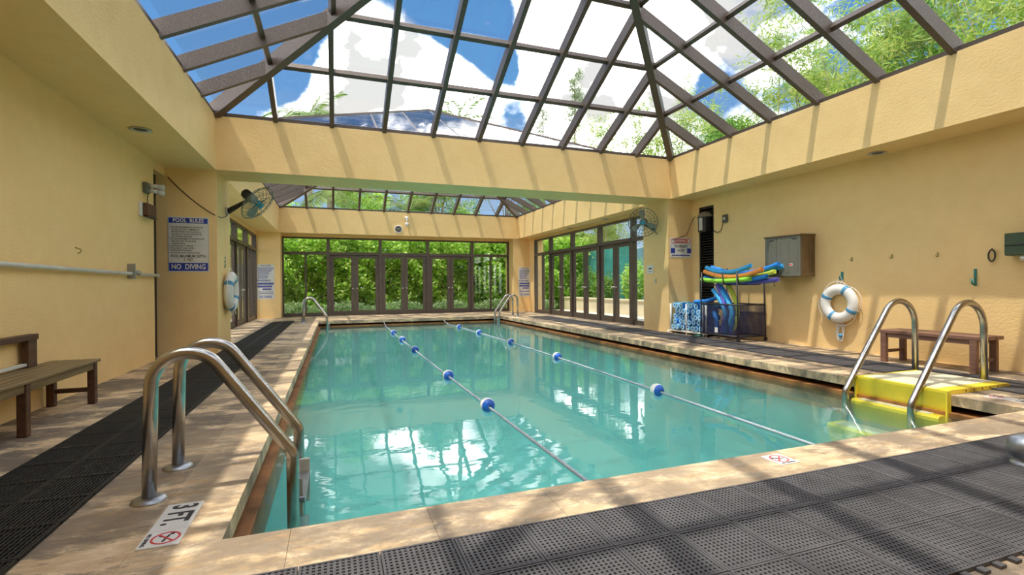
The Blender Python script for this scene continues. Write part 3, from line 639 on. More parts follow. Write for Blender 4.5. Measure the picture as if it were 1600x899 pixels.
b = MB(); b.bbox(-.10,.24,-.13,.14,0,.16,.01); o = b.build('control_box', BOXG); o.matrix_world = face((WR, 3.46, 1.545), '-x'); tag(o, 'dark green box mounted high at the right end of the wall', 'box')
b = MB(); b.bbox(-.095,.235,-.02,.0,.158,.164,.002); b.build('lid_seam', BLACK, o); b = MB(); b.lathe([(0,0),(.04,0),(.05,.03),(.035,.06),(0,.065)], 14, (.06,-.13,.08), (0,-1,0)); b.build('nozzle', WHITE, o)
b = MB(); b.tube(fillet([(0,.02,0),(0,.0,.05),(0,-.03,.05),(0,-.04,.02)], .02), .006, 8); b.disc((0,.02,.003),(0,0,1),.012,10); o = b.build('coat_hook', BRASS); o.matrix_world = face((WL, 6.39, 1.51), '+x'); tag(o, 'small metal hook on the left wall above the white pipe', 'hook')
# ------------------------------------------------------------------ left wall fixtures
po = MB().tube([(WL+.05, -1.39, 1.33),(WL+.05, 8.80, 1.285)], .022, 12).build('wall_pipe', PIPE); tag(po, 'long white pipe fixed along the left wall above the bench', 'pipe')
for y in (1.5, 4.2, 6.9): MB().bbox(WL, WL+.06, y-.012, y+.012, 1.27, 1.32, .002).build('pipe_clip', PIPE, po)
b = MB(); b.bbox(WL+.0, WL+.09, 7.75, 7.77, 1.22, 1.42, .003); b.tube([(WL+.07,7.76,1.31),(WL+.07,7.95,1.305)], .03, 10); b.build('coupling', simple('pipe_grey', (.35,.35,.30), .5), po)
fl = empty('flood_light', (WL, 8.44, 2.53)); tag(fl, 'twin flood light with grey housing high on the left wall', 'light')
MB().bbox(0, .06, -.12, .02, -.07, .08, .008).build('junction_box', simple('grey_box', (.12,.13,.10), .5), fl)
for dz in (.045, -.03):
    b = MB(); b.tube([(.05,-.02,dz),(.14,.02,dz)], .03, 10); b.lathe([(.0,0),(.03,0),(.045,.06),(.05,.10),(.0,.10)], 16, (.12,.02,dz), (.7,.7,-.1)); b.build('lamp_head', SILVER, fl)
MB().tube([(.05,-.05,-.07),(.045,-.06,-.15),(.04,-.04,-.22)], .006, 6).build('cable', CABLE, fl)
bx = empty('wall_speaker', (WL, 8.40, 2.21)); tag(bx, 'small white and brown box on the left wall under the flood light', 'box')
MB().bbox(0, .03, -.24, .20, -.10, .10, .004).build('back_plate', WHITE, bx); MB().bbox(.03, .09, -.17, .20, -.085, .09, .006).build('grille', simple('brown_grille', (.12,.055,.03), .6, bump=.3, bscale=150), bx); MB().bbox(.03,.095,-.16,.2,-.105,-.088,.003).build('base_bar', BLACK, bx)
def sag(a, b_, d, n=14):
    a, b_ = Vector(a), Vector(b_); return [a.lerp(b_, t_)-Vector((0,0,d*4*t_*(1-t_))) for t_ in np.linspace(0, 1, n)]
o = MB().tube(sag((-2.50,9.285,2.88),(-1.85,9.29,2.30), .05)+[Vector((-1.79,9.5,2.28)),Vector((-1.79,9.9,2.36)),Vector((-1.80,10.0,2.42))], .008, 6).build('fan_cable', CABLE); tag(o, 'dark cable running from the left door frame to the fan', 'cable')
b = MB()
for i, (x, z) in enumerate(((0,.06),(0,.0),(0,-.05),(0,-.09))): b.tube([(x-.05*(i%2),z,.002),(x+.03,z+.03,.002),(x+.05,z-.01,.002)], .007, 5)
o = b.build('wall_sticker', GREENL); o.matrix_world = face((-1.82, 9.87, 1.55), '+x'); tag(o, 'faded green lettering sticker above the left life ring', 'sticker')
# ------------------------------------------------------------------ fans
def fan(label, wall_x, side, by, bz, cen, axis, rad):
    root = empty('wall_fan', (wall_x, by, bz)); tag(root, label, 'fan', 'wall mounted cage fans')
    c = Vector(cen)-Vector((wall_x, by, bz)); ax = Vector(axis).normalized(); u = ax.orthogonal().normalized(); v = ax.cross(u)
    MB().bbox(0, side*.03, -.06, .06, -.07, .07, .004).build('wall_plate', SILVER, root)
    joint = c-ax*.20; joint.z -= .06
    b = MB(); a0 = Vector((side*.03,0,0)); d_ = (joint-a0)
    b.tube([a0, a0+d_*.3, joint], [.055,.045,.025], 10); b.build('bracket_arm', BLACK, root)
    b = MB(); b.lathe([(.0,0),(.06,.0),(.085,.03),(.085,.13),(.06,.17),(0,.17)], 18, c-ax*.32, ax); b.build('motor', BLACK, root)
    b = MB(); b.lathe([(.075,0),(.085,.02),(.07,.10),(0,.11)], 16, c-ax*.16, ax); b.build('motor_front', FAN_GREY, root)
    for q in range(3):
        b = MB(); vs = []; n1 = 7
        for i in range(n1):
            t_ = i/(n1-1); r_ = rad*(.14+.76*t_); hw = .12+.46*math.sin(math.pi*min(1,t_*.8+.12))
            for s_, hgt in ((-1,-.035),(1,.035)):
                a = 2*math.pi*q/3+s_*hw*.62; vs.append(c+(u*math.cos(a)+v*math.sin(a))*r_+ax*hgt)
        b.add(vs+[p+ax*.004 for p in vs], [(2*i,2*i+1,2*i+3,2*i+2) for i in range(n1-1)]+[(14+2*i+2,14+2*i+3,14+2*i+1,14+2*i) for i in range(n1-1)], True)
        b.build('blade', FAN_GREY, root)
    MB().lathe([(0,.05),(.03,.048),(.05,.035),(.055,0),(.055,-.03)], 18, c+ax*.02, ax).build('hub', FANB, root)
    for s_ in (1, -1):
        b = MB(); dep = .085*s_
        for k in range(22):
            a = 2*math.pi*k/22; d2 = u*math.cos(a)+v*math.sin(a)
            b.tube([c+d2*rad*.16+ax*dep*1.05, c+d2*rad*.6+ax*dep, c+d2*rad*.93+ax*dep*.55, c+d2*rad], .0032, 4, cap=False)
        for q_, hh in ((.16,1.05),(.55,1.0),(.8,.8)): b.tube([c+(u*math.cos(a)+v*math.sin(a))*rad*q_+ax*dep*hh for a in np.linspace(0,2*math.pi,30,endpoint=False)], .0032, 4, closed=True)
        b.build('cage', WIRE, root)
    MB().tube([c+(u*math.cos(a)+v*math.sin(a))*rad for a in np.linspace(0,2*math.pi,40,endpoint=False)], .009, 6, closed=True).build('cage_rim', WIRE, root)
    MB().lathe([(0,.012),(.05,.01),(.055,0)], 14, c+ax*.085, ax).build('badge', FANB, root)
    MB().tube(fillet([c-ax*.30, c-ax*.34+Vector((0,0,-.12)), c-ax*.30+Vector((0,0,-.22)), joint+Vector((0,0,-.05))], .06), .007, 6).build('power_cord', SILVER, root)
fan('wall fan on the left pier tilted down towards the pool', -1.82, 1, 10.05, 2.47, (-1.27, 9.72, 2.59), (.70, -.28, -.62), .335)
fan('wall fan on the right pier facing the pool with a blue hub', 7.13, -1, 9.75, 2.42, (6.70, 9.60, 2.53), (-.62, -.74, -.18), .325)
o = MB().tube(sag((7.11,9.73,2.36),(7.26,9.235,2.12), .10)+[Vector((7.62,9.235,2.22)),Vector((7.79,9.2,2.62)),Vector((7.84,9.0,2.70))], .008, 6).build('fan_cable', CABLE); tag(o, 'dark cable hanging from the right fan behind the warning sign', 'cable')
# ------------------------------------------------------------------ right wall lamp, socket
wl = empty('wall_lantern', (WR-.0, 8.80, 2.55)); tag(wl, 'dark half round lamp hanging in front of the louvred door', 'light')
b = MB(); b.lathe([(.0,.16),(.06,.155),(.13,.12),(.17,.06),(.18,.03),(.165,.03),(.0,.11)], 22, (-.02,0,0)); b.build('dome', simple('lamp_dome', (.22,.18,.13), .5), wl)
MB().bbox(-.14, .05, -.12, .12, -.30, .05, .02).build('housing', BLACK, wl); MB().bbox(-.155, -.14, -.05, .06, -.26, .02, .006).build('lens', SILVER, wl)
so = empty('wall_socket', (WR, 8.22, 2.48)); tag(so, 'small round dark socket on the right wall beside the louvred door', 'socket')
MB().bbox(-.035, 0, -.075, .075, -.085, .085, .01).build('plate', simple('socket_plate', (.10,.10,.07), .5), so); MB().lathe([(0,.03),(.03,.03),(.035,0)], 14, (-.035,0,0), (-1,0,0)).build('face', SILVER, so)
MB().tube(fillet([(-.03,.04,-.08),(-.03,.10,-.24),(-.03,.22,-.28),(-.03,.34,-.2)], .08), .008, 6).build('cable', CABLE, so)
b = MB(); b.bbox(-.03,.03,-.05,.05,0,.02,.004); b.disc((0,.015,.0205),(0,0,1),.012,10,0); o = b.build('key_switch', SILVER); o.matrix_world = face((7.13, 9.72, 1.18), '-x'); tag(o, 'small metal switch plate on the inner face of the right pier', 'switch')
# wall cabinet
ca = empty('wall_cabinet', (7.625, 6.535, 1.575)); tag(ca, 'grey resin two door cabinet mounted on the right wall', 'cabinet')
MB().bbox(-.145, .175, -.365, .365, -.36, .36, .006).build('body', BROWNPL, ca); MB().bbox(-.19, .175, -.385, .38, .345, .375, .008).build('top', BROWNPL, ca)
for s_, (a0, a1) in enumerate(((-.365,.10),(.107,.36))):
    d_ = MB().bbox(-.175, -.146, a0, a1, -.355, .345, .005).build('door', GREYPL, ca)
    for q in range(3):
        yy = a0+.06+(a1-a0-.12)*q/2
        MB().bbox(-.181, -.176, yy-.018, yy+.018, -.28, .27, .002).build('panel_rib', GREYPL, d_)
    MB().bbox(-.195, -.176, (a1-.045 if s_ == 0 else a0+.005), (a1-.005 if s_ == 0 else a0+.045), -.29, -.21, .004).build('latch', BLACK, d_)
    MB().bbox(-.178, -.1745, a0+.06, a0+.16, .285, .30, .001).build('emboss', BLACK, d_)
b = MB(); b.bbox(-.178, -.1755, -.22, -.12, -.175, -.13, .001); lb_ = b.build('label_sticker', OFFW, ca); MB().box(-.1785, -.1778, -.21, -.13, -.165, -.14).build('red_print', RED, lb_)
for q in (-.02, .07, .14): MB().bbox(-.05+q, -.02+q, -.372, -.364, -.28, .28, .002).build('side_rib', BROWNPL, ca)
b = MB(); b.tube(fillet([(0,.03,0),(0,.02,.04),(0,-.05,.04),(0,-.06,.01)], .02), .008, 8); o = b.build('coat_hook', simple('grey_hook', (.3,.3,.28), .4, metal=.6)); o.matrix_world = face((WR, 6.98, 1.10), '-x'); tag(o, 'grey hook just below the wall cabinet', 'hook')
# ------------------------------------------------------------------ noodle cart and rack
ct = empty('noodle_cart', (7.40, 7.66, 0)); tag(ct, 'black tube cart with navy mesh bins and a sling shelf of noodles', 'cart')
X0, X1, Y0, Y1 = -.32, .34, -.50, .50
for x in (X0, X1):
    for y in (Y0, Y1): MB().tube([(x, y, .07),(x, y*.93, 1.34 if x < 0 else 1.42)], .013, 8).build('post', FRAME, ct); b = MB(); b.lathe([(.035,-.015),(.04,-.008),(.04,.008),(.035,.015)], 14, (x,y,.04), (0,1,0)); b.disc((x,y-.015,.04),(0,1,0),.035,14); b.disc((x,y+.015,.04),(0,1,0),.035,14); b.build('caster', BLACK, ct)
for z in (.10, .70):
    for p in (((X0,Y0,z),(X0,Y1,z)),((X1,Y0,z),(X1,Y1,z)),((X0,Y0,z),(X1,Y0,z)),((X0,Y1,z),(X1,Y1,z)),((X0,-.12,z),(X1,-.12,z))): MB().tube(p, .013, 8).build('rail', FRAME, ct)
for y in (Y0, -.1, Y1):
    MB().tube(fillet([(X0,y*.93,1.32),(X0+.05,y*.93,1.08),(X1-.05,y*.93,1.08),(X1,y*.93,1.40)], .1), .012, 8).build('sling_arm', FRAME, ct)
def netting(p0, du, dv, nu, nv, wire=.0035):
    mb = MB(); p0, du, dv = Vector(p0), Vector(du), Vector(dv)
    for i in range(nu+1): mb.tube([p0+du*(i/nu), p0+du*(i/nu)+dv], wire, 3, False, smooth=False)
    for j in range(nv+1): mb.tube([p0+dv*(j/nv), p0+dv*(j/nv)+du], wire, 3, False, smooth=False)
    return mb
for p0, du, nu in (((X0,Y0,.1),(0,.38,0),20),((X0,-.12,.1),(0,.62,0),32),((X1,Y0,.1),(0,1.0,0),50),((X0,Y0,.1),(.66,0,0),34),((X0,Y1,.1),(.66,0,0),34),((X0,-.12,.1),(.66,0,0),34)):
    o = netting(p0, du, (0,0,.6), nu, 30, .0026).build('mesh_panel', NAVYM, ct)
MB().bbox(X0-.008, X0-.003, .02, .10, .14, .24, .001).build('care_label', WHITE, ct)
def hollow(pts, r, mat_, name, label, cat='pool noodle', group=None, end=None):
    mb = MB(); mb.tube(pts, r, 14, False); mb.tube(pts, r*.32, 8, False)
    P = [Vector(p) for p in pts]
    for a, t_ in ((P[0], P[0]-P[1]), (P[-1], P[-1]-P[-2])): mb.disc(a, t_, r, 14, r0=r*.32, mi=1)
    o_ = mb.build(name, [mat_, end or mat_]); tag(o_, label, cat, group); return o_
def sagn(x, z, y0, y1, d, ex=0): return [(x+ex*math.sin(math.pi*t_), y0+(y1-y0)*t_, z+d*(2*t_-1)**2) for t_ in np.linspace(0, 1, 16)]
gN = 'pool noodles lying on the sling shelf'
hollow(sagn(7.16,1.155,8.22,6.95,.035), .042, N_GR, 'pool_noodle', 'bright green noodle lowest at the front of the sling shelf', group=gN)
hollow(sagn(7.20,1.235,8.18,6.72,.12), .042, N_OR, 'pool_noodle', 'orange noodle curving across the front of the sling shelf', group=gN)
hollow(sagn(7.22,1.325,8.15,7.0,.11), .042, N_AQUA, 'pool_noodle', 'light blue noodle on top at the left of the sling shelf', group=gN)
hollow(sagn(7.24,1.15,8.22,6.66,.08), .042, N_BLUE, 'pool_noodle', 'deep blue noodle just behind the green one on the shelf', group=gN)
hollow(sagn(7.30,1.21,8.0,6.55,.10), .042, N_YE, 'pool_noodle', 'lime yellow noodle ending at the right of the sling shelf', group=gN)
hollow(sagn(7.36,1.30,8.15,6.52,.14), .045, N_BLUE, 'pool_noodle', 'thick blue noodle at the back of the sling shelf, highest end', group=gN)
hollow(sagn(7.46,1.26,8.1,6.5,.15), .045, N_AQUA, 'pool_noodle', 'sky blue noodle along the rear of the sling shelf', group=gN)
hollow(sagn(7.32,1.12,8.1,6.5,.05), .042, N_PU, 'pool_noodle', 'violet blue noodle at the bottom of the sling shelf', group=gN)
gB = 'pool noodles standing in the mesh bin'
def lean(x, y, top, bow, m, lb, r_=.042):
    pts = [(x+bow[0]*math.sin(math.pi*t_)*.3+top[0]*t_, y+bow[1]*math.sin(math.pi*t_)+top[1]*t_**2, .14+top[2]*t_-.0*t_) for t_ in np.linspace(0, 1, 16)]
    hollow(pts, r_, m, 'pool_noodle', lb, group=gB)
lean(7.22, 7.62, (.0,.34,.84), (0,-.06), N_AQUA, 'light blue noodle bending left out of the mesh bin')
lean(7.27, 7.58, (.02,.26,.92), (0,-.12), N_BLUE, 'deep blue noodle bowed in the middle of the mesh bin')
lean(7.22, 7.72, (.03,.16,.95), (0,-.10), N_PU, 'violet noodle leaning in the mesh bin')
lean(7.35, 7.60, (.05,.18,.98), (0,-.16), N_YE, 'lime noodle rising at the back of the mesh bin')
lean(7.20, 7.86, (.02,.10,.40), (0,-.02), N_BLUE, 'short blue noodle stub low in the mesh bin')
lean(7.24, 7.66, (.02,.20,.88), (0,-.20), N_AQUA, 'sky blue noodle bowed furthest right in the mesh bin')
hollow([(7.15,8.42,.72),(7.25,8.2,.74),(7.3,8.0,.80),(7.3,7.8,.86)], .042, N_BLUE, 'pool_noodle', 'deep blue noodle bridging the white rack and the cart', group=gB)
rk = empty('pvc_rack', (7.45, 8.72, 0)); tag(rk, 'low white pipe rack packed with blue foam rolls', 'rack')
for y in (-.52, -.0, .52):
    for x in (-.27, .27): MB().tube([(x,y,.0),(x,y,.66)], .02, 10).build('post', WHITE, rk)
MB().tube([(-.27,-.60,.0),(-.27,-.60,.66)], .02, 10).build('post', WHITE, rk); MB().tube([(-.27,-.6,.64),(-.27,-.5,.64)], .018, 8).build('rail', WHITE, rk)
for x in (-.27, .27): MB().tube([(x,-.62,.06),(x,.60,.06)], .02, 10).build('rail', WHITE, rk)
for y in (-.52, .52): MB().tube([(-.3,y,.06),(.27,y,.06)], .02, 10).build('rail', WHITE, rk)
for x, y in ((-.3,-.55),(-.3,.55),(.3,-.55),(.3,.5)): MB().tube([(x-.03,y,.0),(x+.0,y,.06)], .024, 10).build('foot', WHITE, rk)
MB().bbox(-.25, .25, -.5, .5, .078, .09, .003).build('base_board', simple('rack_board', (.45,.30,.12), .7), rk)
k = 0; FOAME = simple('foam_end', (.36,.66,.90), .7)
for row in range(5):
    for c_ in range(7):
        y = 8.27+c_*.145+(.07 if row % 2 else 0)+R.uniform(-.012,.012); z = .155+row*.118+R.uniform(-.008,.008)
        if y > 9.19: continue
        xs = 7.14+R.uniform(0,.08); m_ = (N_AQUA, N_BLUE, simple('foam_pale', (.22,.55,.85), .7) if k == 0 else bpy.data.materials['foam_pale'])[(k*7+row) % 3]
        hollow([(xs,y,z),(xs+.2,y+.0,z),(xs+.5,y,z)], .062, m_, 'foam_roll', 'blue foam roll lying end-on in the white pipe rack', 'foam roll', 'blue foam rolls in the white rack', FOAME); k += 1
b = MB(); b.lathe([(0,.07),(.05,.06),(.09,.03),(.10,0),(0,0)], 18, (7.05,8.22,.005)); o = b.build('green_weight', simple('dark_green', (.02,.10,.05), .5)); tag(o, 'small dark green dome on the floor between rack and cart', 'weight'); 
# ------------------------------------------------------------------ clock, camera, downlights
ck = empty('wall_clock', mat=face((2.31, YF, 3.27), '-y')); tag(ck, 'round black wall clock on the far beam', 'clock')
MB().lathe([(.15,0),(.15,.03),(.135,.04),(.125,.03)], 28).build('rim', WHITE, ck); b = MB(); b.disc((0,0,.028),(0,0,1),.13,28); b.build('dial', simple('clock_dial', (.06,.055,.05), .4), ck)
for q in range(12):
    a = q*math.pi/6; b = MB(); b.beam((.10*math.sin(a),.10*math.cos(a),.031),(.12*math.sin(a),.12*math.cos(a),.031), .01, .002); b.build('hour_mark', WHITE, ck)
for L_, a, w_ in ((.06,5.2,.012),(.095,1.1,.008)): b = MB(); b.beam((0,0,.034),(L_*math.sin(a),L_*math.cos(a),.034), w_, .002); b.build('hand', WHITE, ck)
cm = empty('security_camera', mat=face((2.62, YF, 3.56), '-y')); tag(cm, 'white dome security camera on the far beam beside the clock', 'camera')
MB().lathe([(0,.07),(.06,.06),(.075,.03),(.075,0)], 18, (0,.14,0)).build('mount', WHITE, cm); MB().tube([(0,.14,.03),(0,.0,.1)], .02, 8).build('arm', WHITE, cm)
MB().lathe([(.06,.06),(.075,.02),(.07,-.03),(.045,-.07),(0,-.085)], 18, (0,-.10,.12), (0,1,0)).build('dome', WHITE, cm); MB().tube([(0,0,.1),(0,-.1,.12)], .018, 8).build('stalk', SILVER, cm)
for x, y, lb in ((-2.2,7.14,'recessed round downlight in the left soffit'),(7.6,5.0,'recessed round downlight in the near right soffit'),(7.5,12.6,'recessed downlight in the far right soffit, nearer the fan'),(7.5,14.95,'recessed downlight in the far right soffit, farther from the fan')):
    r_ = empty('downlight', (x, y, ZB)); tag(r_, lb, 'downlight', 'recessed soffit downlights')
    MB().lathe([(.085,0),(.11,-.004),(.12,-.012),(.09,-.012),(.075,-.004)], 24).build('trim_ring', SILVER, r_)
    b = MB(); b.disc((0,0,-.003),(0,0,-1),.085,22); b.build('baffle', simple('baffle', (.05,.045,.03), .6) if 'baffle' not in bpy.data.materials else bpy.data.materials['baffle'], r_)
o = MB().lathe([(0,.006),(.08,.006),(.085,0)], 20, (-.75, 8.4, .001)).build('skimmer_lid', simple('lid_tan', (.62,.50,.34), .6)); tag(o, 'round tan skimmer lid set in the left deck', 'lid')
# ------------------------------------------------------------------ outside
b = MB(); b.box(-60, 60, 20.1, 90, -.3, -.06); b.box(-60, WL-.2, -30, 20.1, -.3, -.06); b.box(WR+.25, 60, -30, 20.1, -.3, -.06); b.box(WL-.2, WR+.25, -30, -1.6, -.3, -.06); structure(b.build('ground', GROUND))
b = MB(); b.box(WR+.25, 9.9, 10.0, 19.9, -.06, -.01); structure(b.build('paving_right', PAVE))
b = MB(); b.box(-4.6, WL-.2, 9.0, 19.9, -.06, -.01); structure(b.build('paving_left', PAVE))
b = MB(); b.box(9.9, 10.1, 9.5, 20.3, -.06, .50); b.bbox(9.86, 10.14, 9.5, 20.3, .50, .56, .01); o = b.build('planter_wall', PLANTER); tag(o, 'cream planter wall outside the right glass doors', 'planter')
b = MB()
for y in np.arange(8.5, 26, 2.2): b.tube([(11.6,float(y),-.06),(11.6,float(y),3.0)], .03, 8)
fe = b.build('screen_posts', simple('post_grey', (.2,.22,.2), .5)); tag(fe, 'tall fence screened with teal windbreak cloth behind the planter', 'fence')
b = MB(); b.box(11.56, 11.58, 17.5, 26, .1, 2.75); b.build('teal_screen', SCREEN, fe); b = MB(); b.box(11.56, 11.58, 8.3, 17.5, .1, 2.55); b.build('blue_screen', SCREENB, fe)
rng = np.random.default_rng(11)
def leaves(name, pts, ln, wd, mat_, parent=None, droop=.0, up_bias=.0):
    n = len(pts); d = rng.normal(size=(n,3)); d[:,2] = d[:,2]*.7-droop; d /= np.linalg.norm(d, axis=1)[:,None]
    q = rng.normal(size=(n,3)); q[:,2] += up_bias; s_ = np.cross(d, q); s_ /= np.linalg.norm(s_, axis=1)[:,None]+1e-9
    l_ = ln*rng.uniform(.6,1.25,n)[:,None]; w_ = wd*rng.uniform(.7,1.2,n)[:,None]
    v = np.stack([pts, pts+d*l_*.45+s_*w_*.5, pts+d*l_, pts+d*l_*.45-s_*w_*.5], 1).reshape(-1,3)
    me = bpy.data.meshes.new(name); me.vertices.add(4*n); me.vertices.foreach_set('co', v.astype(np.float32).ravel())
    me.loops.add(4*n); me.loops.foreach_set('vertex_index', np.arange(4*n, dtype=np.int32)); me.polygons.add(n); me.polygons.foreach_set('loop_start', np.arange(0,4*n,4,dtype=np.int32))
    me.update(calc_edges=True); me.validate(); me.materials.append(mat_)
    o_ = bpy.data.objects.new(name, me); C.objects.link(o_)
    if parent: o_.parent = parent; o_['kind'] = 'stuff'
    return o_
def hedge_pts(n, x0, x1, y0, y1, z0, z1):
    p = rng.uniform((x0,y0,z0),(x1,y1,z1),(n,3)); return p
# far hedge
n = 44000; p = hedge_pts(n, -5, 12.2, 21.2, 22.4, -.05, 3.4); p[:,1] += .25*np.sin(p[:,0]*2.1)*np.cos(p[:,2]*2.3)+.18*np.sin(p[:,0]*5+p[:,2]*4)
o = leaves('hedge', p, .21, .11, L_HEDGE); tag(o, 'dense bright green hedge outside the far glass doors', 'hedge', kind='stuff')
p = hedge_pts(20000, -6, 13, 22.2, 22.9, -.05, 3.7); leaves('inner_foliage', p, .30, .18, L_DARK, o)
n = 12000; p = hedge_pts(n, -6, 9.6, 20.4, 21.2, -.05, .5); p[:,2] *= .8+.2*np.sin(p[:,0]*3)
o = leaves('groundcover', p, .13, .05, L_PALE, up_bias=1); tag(o, 'pale green groundcover along the foot of the far hedge', 'groundcover', kind='stuff')
# planter shrubs behind the right doors
pal = [((10.75,12.2),1.9,'tall yellow green shrub in the planter, nearest the right pier'),((10.75,14.0),1.75,'leafy shrub in the planter, second from the right pier'),((10.75,15.9),1.9,'leafy shrub in the planter, third from the right pier'),((10.75,18.2),1.4,'low dark shrub in the planter beside the teal screen'),((10.75,19.6),1.7,'shrub at the far end of the planter')]
def shrub(x, y, h, lb, m, rad=.75, n=2600, z0=.3, group=None, ln=.17, wd=.055, stem=None):
    root = empty('garden_shrub', (x, y, 0)); tag(root, lb, 'shrub', group)
    d = rng.normal(size=(n,3)); d /= np.linalg.norm(d,axis=1)[:,None]; r_ = rng.uniform(.35,1,n)**.5
    p = d*r_[:,None]*np.array([rad,rad*1.2,(h-z0)/2])+np.array([0,0,(h+z0)/2])
    p[:,2] += rng.uniform(0,.35,n)*(rng.random(n) < .25)
    leaves('foliage', p, ln, wd, m, root, up_bias=0)
    b = MB()
    for q in range(6):
        a = q*1.05; b.tube([(.08*math.cos(a),.08*math.sin(a),0),(.2*math.cos(a),.2*math.sin(a),h*.45),(.4*math.cos(a),.4*math.sin(a),h*.8)], [.015,.012,.006], 5)
    b.build('stems', stem or BARK, root)['kind'] = 'stuff'
for (x, y), h, lb in pal: shrub(x, y, h, lb, L_HEDGE if y < 17 else L_DARK, group='shrubs in the cream planter', rad=.5, n=1700)
# trees
def tree(x, y, h, r_, lb, m, kind, n=5200, zb=.35, group='trees around the pool house', ln=.16, wd=.05, name='garden_tree'):
    root = empty(name, (x, y, -.06)); tag(root, lb, 'tree', group)
    if kind == 'bamboo':
        b = MB(); P_ = []
        for q in range(9):
            a = rng.uniform(0,2*math.pi); l_ = rng.uniform(.35,1.0)*r_; hh = h*rng.uniform(.78,1.02); bx_, by_ = rng.normal(0,.35,2)
            c_ = [(bx_+l_*math.cos(a)*t_**2.2, by_+l_*math.sin(a)*t_**2.2, hh*(t_-.10*t_**3)) for t_ in np.linspace(0,1,12)]
            b.tube(c_, [.04*(1-.85*t_) for t_ in np.linspace(0,1,12)], 6)
            m_ = n//9; t_ = zb+(1-zb)*rng.random(m_); cx = bx_+l_*math.cos(a)*t_**2.2; cy2 = by_+l_*math.sin(a)*t_**2.2; cz = hh*(t_-.1*t_**3)
            nb = 26; bt = rng.uniform(zb,1,nb); bo = rng.normal(0,.42*r_/1.6,(nb,3)); idx = rng.integers(0,nb,m_)
            base = np.stack([bx_+l_*math.cos(a)*bt**2.2, by_+l_*math.sin(a)*bt**2.2, hh*(bt-.1*bt**3)],1)
            P_.append(base[idx]+bo[idx]*rng.uniform(.2,1.2,(m_,1))+rng.normal(0,.13,(m_,3)))
        b.build('culms', CULM, root)['kind'] = 'stuff'
        leaves('foliage', np.concatenate(P_), ln*1.35, wd*.65, m, root, droop=.5)
    elif kind == 'column':
        b = MB(); b.tube([(0,0,0),(.1,.05,h*.5),(.05,0,h*.98)], [.13,.08,.015], 8)
        P_ = []
        for q in range(46):
            z = h*(zb+(1-zb)*q/46); a = rng.uniform(0,2*math.pi); L_ = r_*(1.05-.75*(q/46))*rng.uniform(.6,1.1); e_ = Vector((L_*math.cos(a), L_*math.sin(a), z+L_*.55))
            b.tube([(0.05,0,z),e_], [.02,.005], 5)
            m_ = n//46; t_ = rng.uniform(.2,1.05,m_)[:,None]; P_.append(np.array([.05,0,z])*(1-t_)+np.array(e_)*t_+rng.normal(0,.13,(m_,3)))
        b.build('trunk', BARK, root); leaves('foliage', np.concatenate(P_), ln, wd*.5, m, root, up_bias=.3)
    else:
        b = MB(); b.tube([(0,0,0),(.1,.0,h*.3),(0,.1,h*.6)], [.16,.12,.08], 9); P_ = []
        for q in range(24):
            a = rng.uniform(0,2*math.pi); rr = r_*rng.uniform(.25,1); cz = h*(zb+(1-zb)*rng.random()); rr *= math.sin(math.pi*min(.97,max(.12,(cz/h-zb)/(1-zb)*.85+.12)))
            e_ = np.array([rr*math.cos(a), rr*math.sin(a), cz]); b.tube([(0,.08,h*.42),(e_[0]*.5,e_[1]*.5,h*.42+(cz-h*.42)*.6),tuple(e_)], [.06,.03,.01], 5)
            m_ = n//24; d = rng.normal(size=(m_,3)); d /= np.linalg.norm(d,axis=1)[:,None]; P_.append(e_+d*(rng.uniform(.3,1,m_)**.6)[:,None]*np.array([.42,.42,.34])*r_*.8)
        b.build('trunk', BARK, root); leaves('foliage', np.concatenate(P_), ln, wd, m, root)
    return root
TR = [ (12.6,3.2,9.5,1.9,L_DARK,'broad',7500,'dark leafy tree above the right wall at the picture edge'),
       (12.4,5.6,8.6,1.8,L_BAMB,'bamboo',5200,'bamboo clump with bare pale twigs beyond the right wall'),
       (13.6,7.4,10.6,1.9,L_DARK,'bamboo',5600,'dense green bamboo clump behind the paler clump'),
       (12.2,8.6,8.4,1.7,L_BAMB,'bamboo',5600,'yellow green bamboo over the right beam, near middle'),
       (13.4,10.6,10.2,1.9,L_BAMB,'bamboo',5600,'tall yellow green bamboo arching over the skylight'),
       (12.0,12.6,6.4,1.5,L_DARK,'broad',3600,'low green tree behind the windbreak fence'),
       (13.8,14.2,7.8,1.7,L_BAMB,'bamboo',5000,'feathery bamboo clump by the skylight hip'),
       (13.4,17.6,10.3,1.8,L_BAMB,'bamboo',5200,'pale bamboo clump right of the skylight corner'),
       (12.4,20.9,10.6,1.7,L_BAMB,'bamboo',4600,'pale bamboo clump left of the skylight corner'),
       (13.9,27.0,14.2,1.3,L_CAS,'column',4200,'slim feathery conifer rising alone behind the far skylight'),
       (11.6,26.6,11.6,1.2,L_CAS,'column',3000,'shorter slim feathery conifer beside the tall one'),
       (8.8,25.2,8.0,1.8,L_DARK,'broad',4500,'round leafy tree behind the hedge, right of centre'),
       (5.0,25.0,7.0,2.0,L_DARK,'broad',4500,'round leafy tree behind the middle of the hedge'),
       (1.0,24.8,7.0,2.0,L_HEDGE,'broad',4500,'bright leafy tree behind the hedge, left of centre'),
       (-3.4,24.6,6.6,1.8,L_HEDGE,'broad',4200,'bright leafy tree at the far left behind the hedge'),
       (14.5,1.0,9.5,2.0,L_BAMB,'bamboo',4800,'bamboo clump furthest right beyond the wall') ]
for x, y, h, r_, m, kd, n, lb in TR: tree(x, y, h, r_, lb, m, kd, int(n*(3.0 if x > 11 or 22 < y < 26 else 1.7)), zb=.30 if kd != 'broad' else .35, name='bamboo_clump' if kd == 'bamboo' else 'garden_tree')
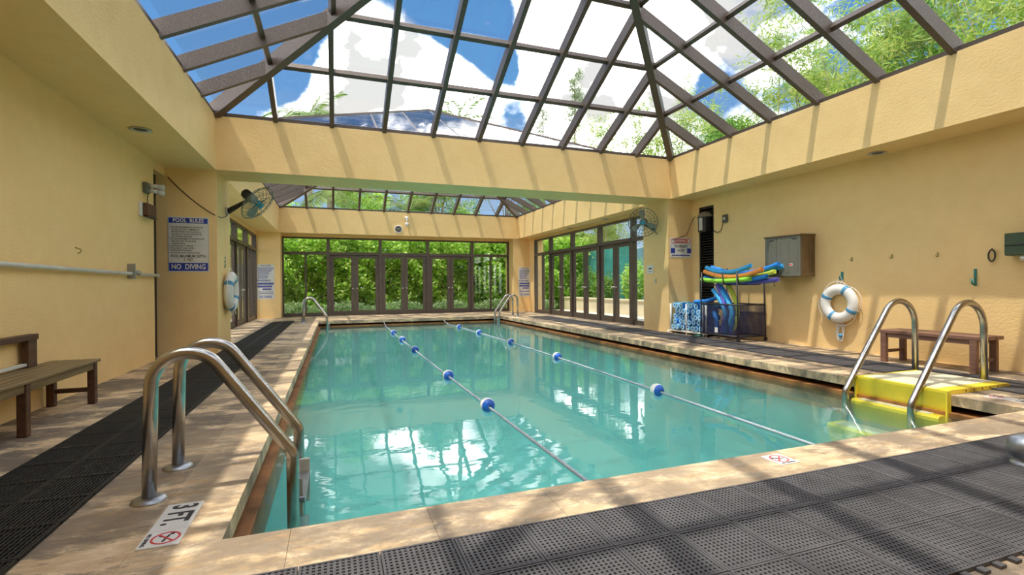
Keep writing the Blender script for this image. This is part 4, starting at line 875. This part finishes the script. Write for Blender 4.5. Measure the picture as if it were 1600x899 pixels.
def palm(x, y, h, lb, nf=13, fl=2.1):
    root = empty('palm_tree', (x, y, -.06)); tag(root, lb, 'palm', 'palms behind the pool house')
    b = MB(); b.tube([(.25*math.sin(t_*2),.1*t_,h*t_) for t_ in np.linspace(0,1,9)], [.17-.06*t_ for t_ in np.linspace(0,1,9)], 10); b.build('trunk', PBARK, root)
    tp = Vector((.25*math.sin(2), .1, h)); fr = None
    mb = MB(); sp = [Vector((fl*t_*.95, 0, .75*fl*(.55*t_-.95*t_*t_)+.0)) for t_ in np.linspace(0,1,14)]
    mb.tube(sp, [.022*(1-.8*i/13) for i in range(14)], 5)
    for i in range(44):
        t_ = .12+.86*i/44; j = min(12, int(t_*13)); f_ = t_*13-j; p = sp[j].lerp(sp[j+1], f_); L_ = .62*fl/2.1*math.sin(math.pi*(.12+.8*t_))+.1
        for s_ in (-1, 1):
            d = Vector((.55, s_*.8, -.35+R.uniform(-.15,.15))).normalized(); sd = Vector((.8,-s_*.55,0)).normalized()*.022
            mb.add([p, p+d*L_*.5+sd, p+d*L_, p+d*L_*.5-sd], [(0,1,2,3)])
    for q in range(nf):
        a = q*2*math.pi/nf+R.uniform(-.2,.2)
        if fr is None: fr = mb.build('frond', L_PALM, root); o_ = fr
        else: o_ = inst(fr, root)
        o_.location = tp; o_.rotation_euler = (0, R.uniform(-.75,.45), a)
for x, y, h, lb in ((-1.3,25.6,9.5,'palm whose fronds show above the far skylight on the left'),(-.4,22.9,5.4,'palm with a thick grey trunk behind the left of the hedge'),(6.3,26.6,10.3,'palm peeking over the apex of the far skylight'),(3.2,23.6,4.7,'low palm seen through the middle of the far skylight'),(12.4,15.9,5.3,'feathery palm below the bamboo right of the skylight corner')): palm(x, y, h, lb)
# red flowering plant outside the left doors
shrub(-4.0, 17.6, 1.5, 'leafy plant with red blooms outside the left glass doors', L_DARK, .55, 1500, .1)
shrub(-4.1, 16.0, 2.4, 'tall leafy shrub outside the left glass doors', L_HEDGE, .6, 2200, .1); shrub(-4.1, 19.2, 2.6, 'tall leafy shrub outside the far end of the left glass doors', L_HEDGE, .6, 2200, .1)
rb = bpy.data.objects['garden_shrub.005'] if 'garden_shrub.005' in bpy.data.objects else None
if rb:
    p = rng.normal(size=(160,3))*np.array([.2,.25,.25])+np.array([.25,0,1.15]); leaves('red_blooms', p, .14, .07, RED, rb)
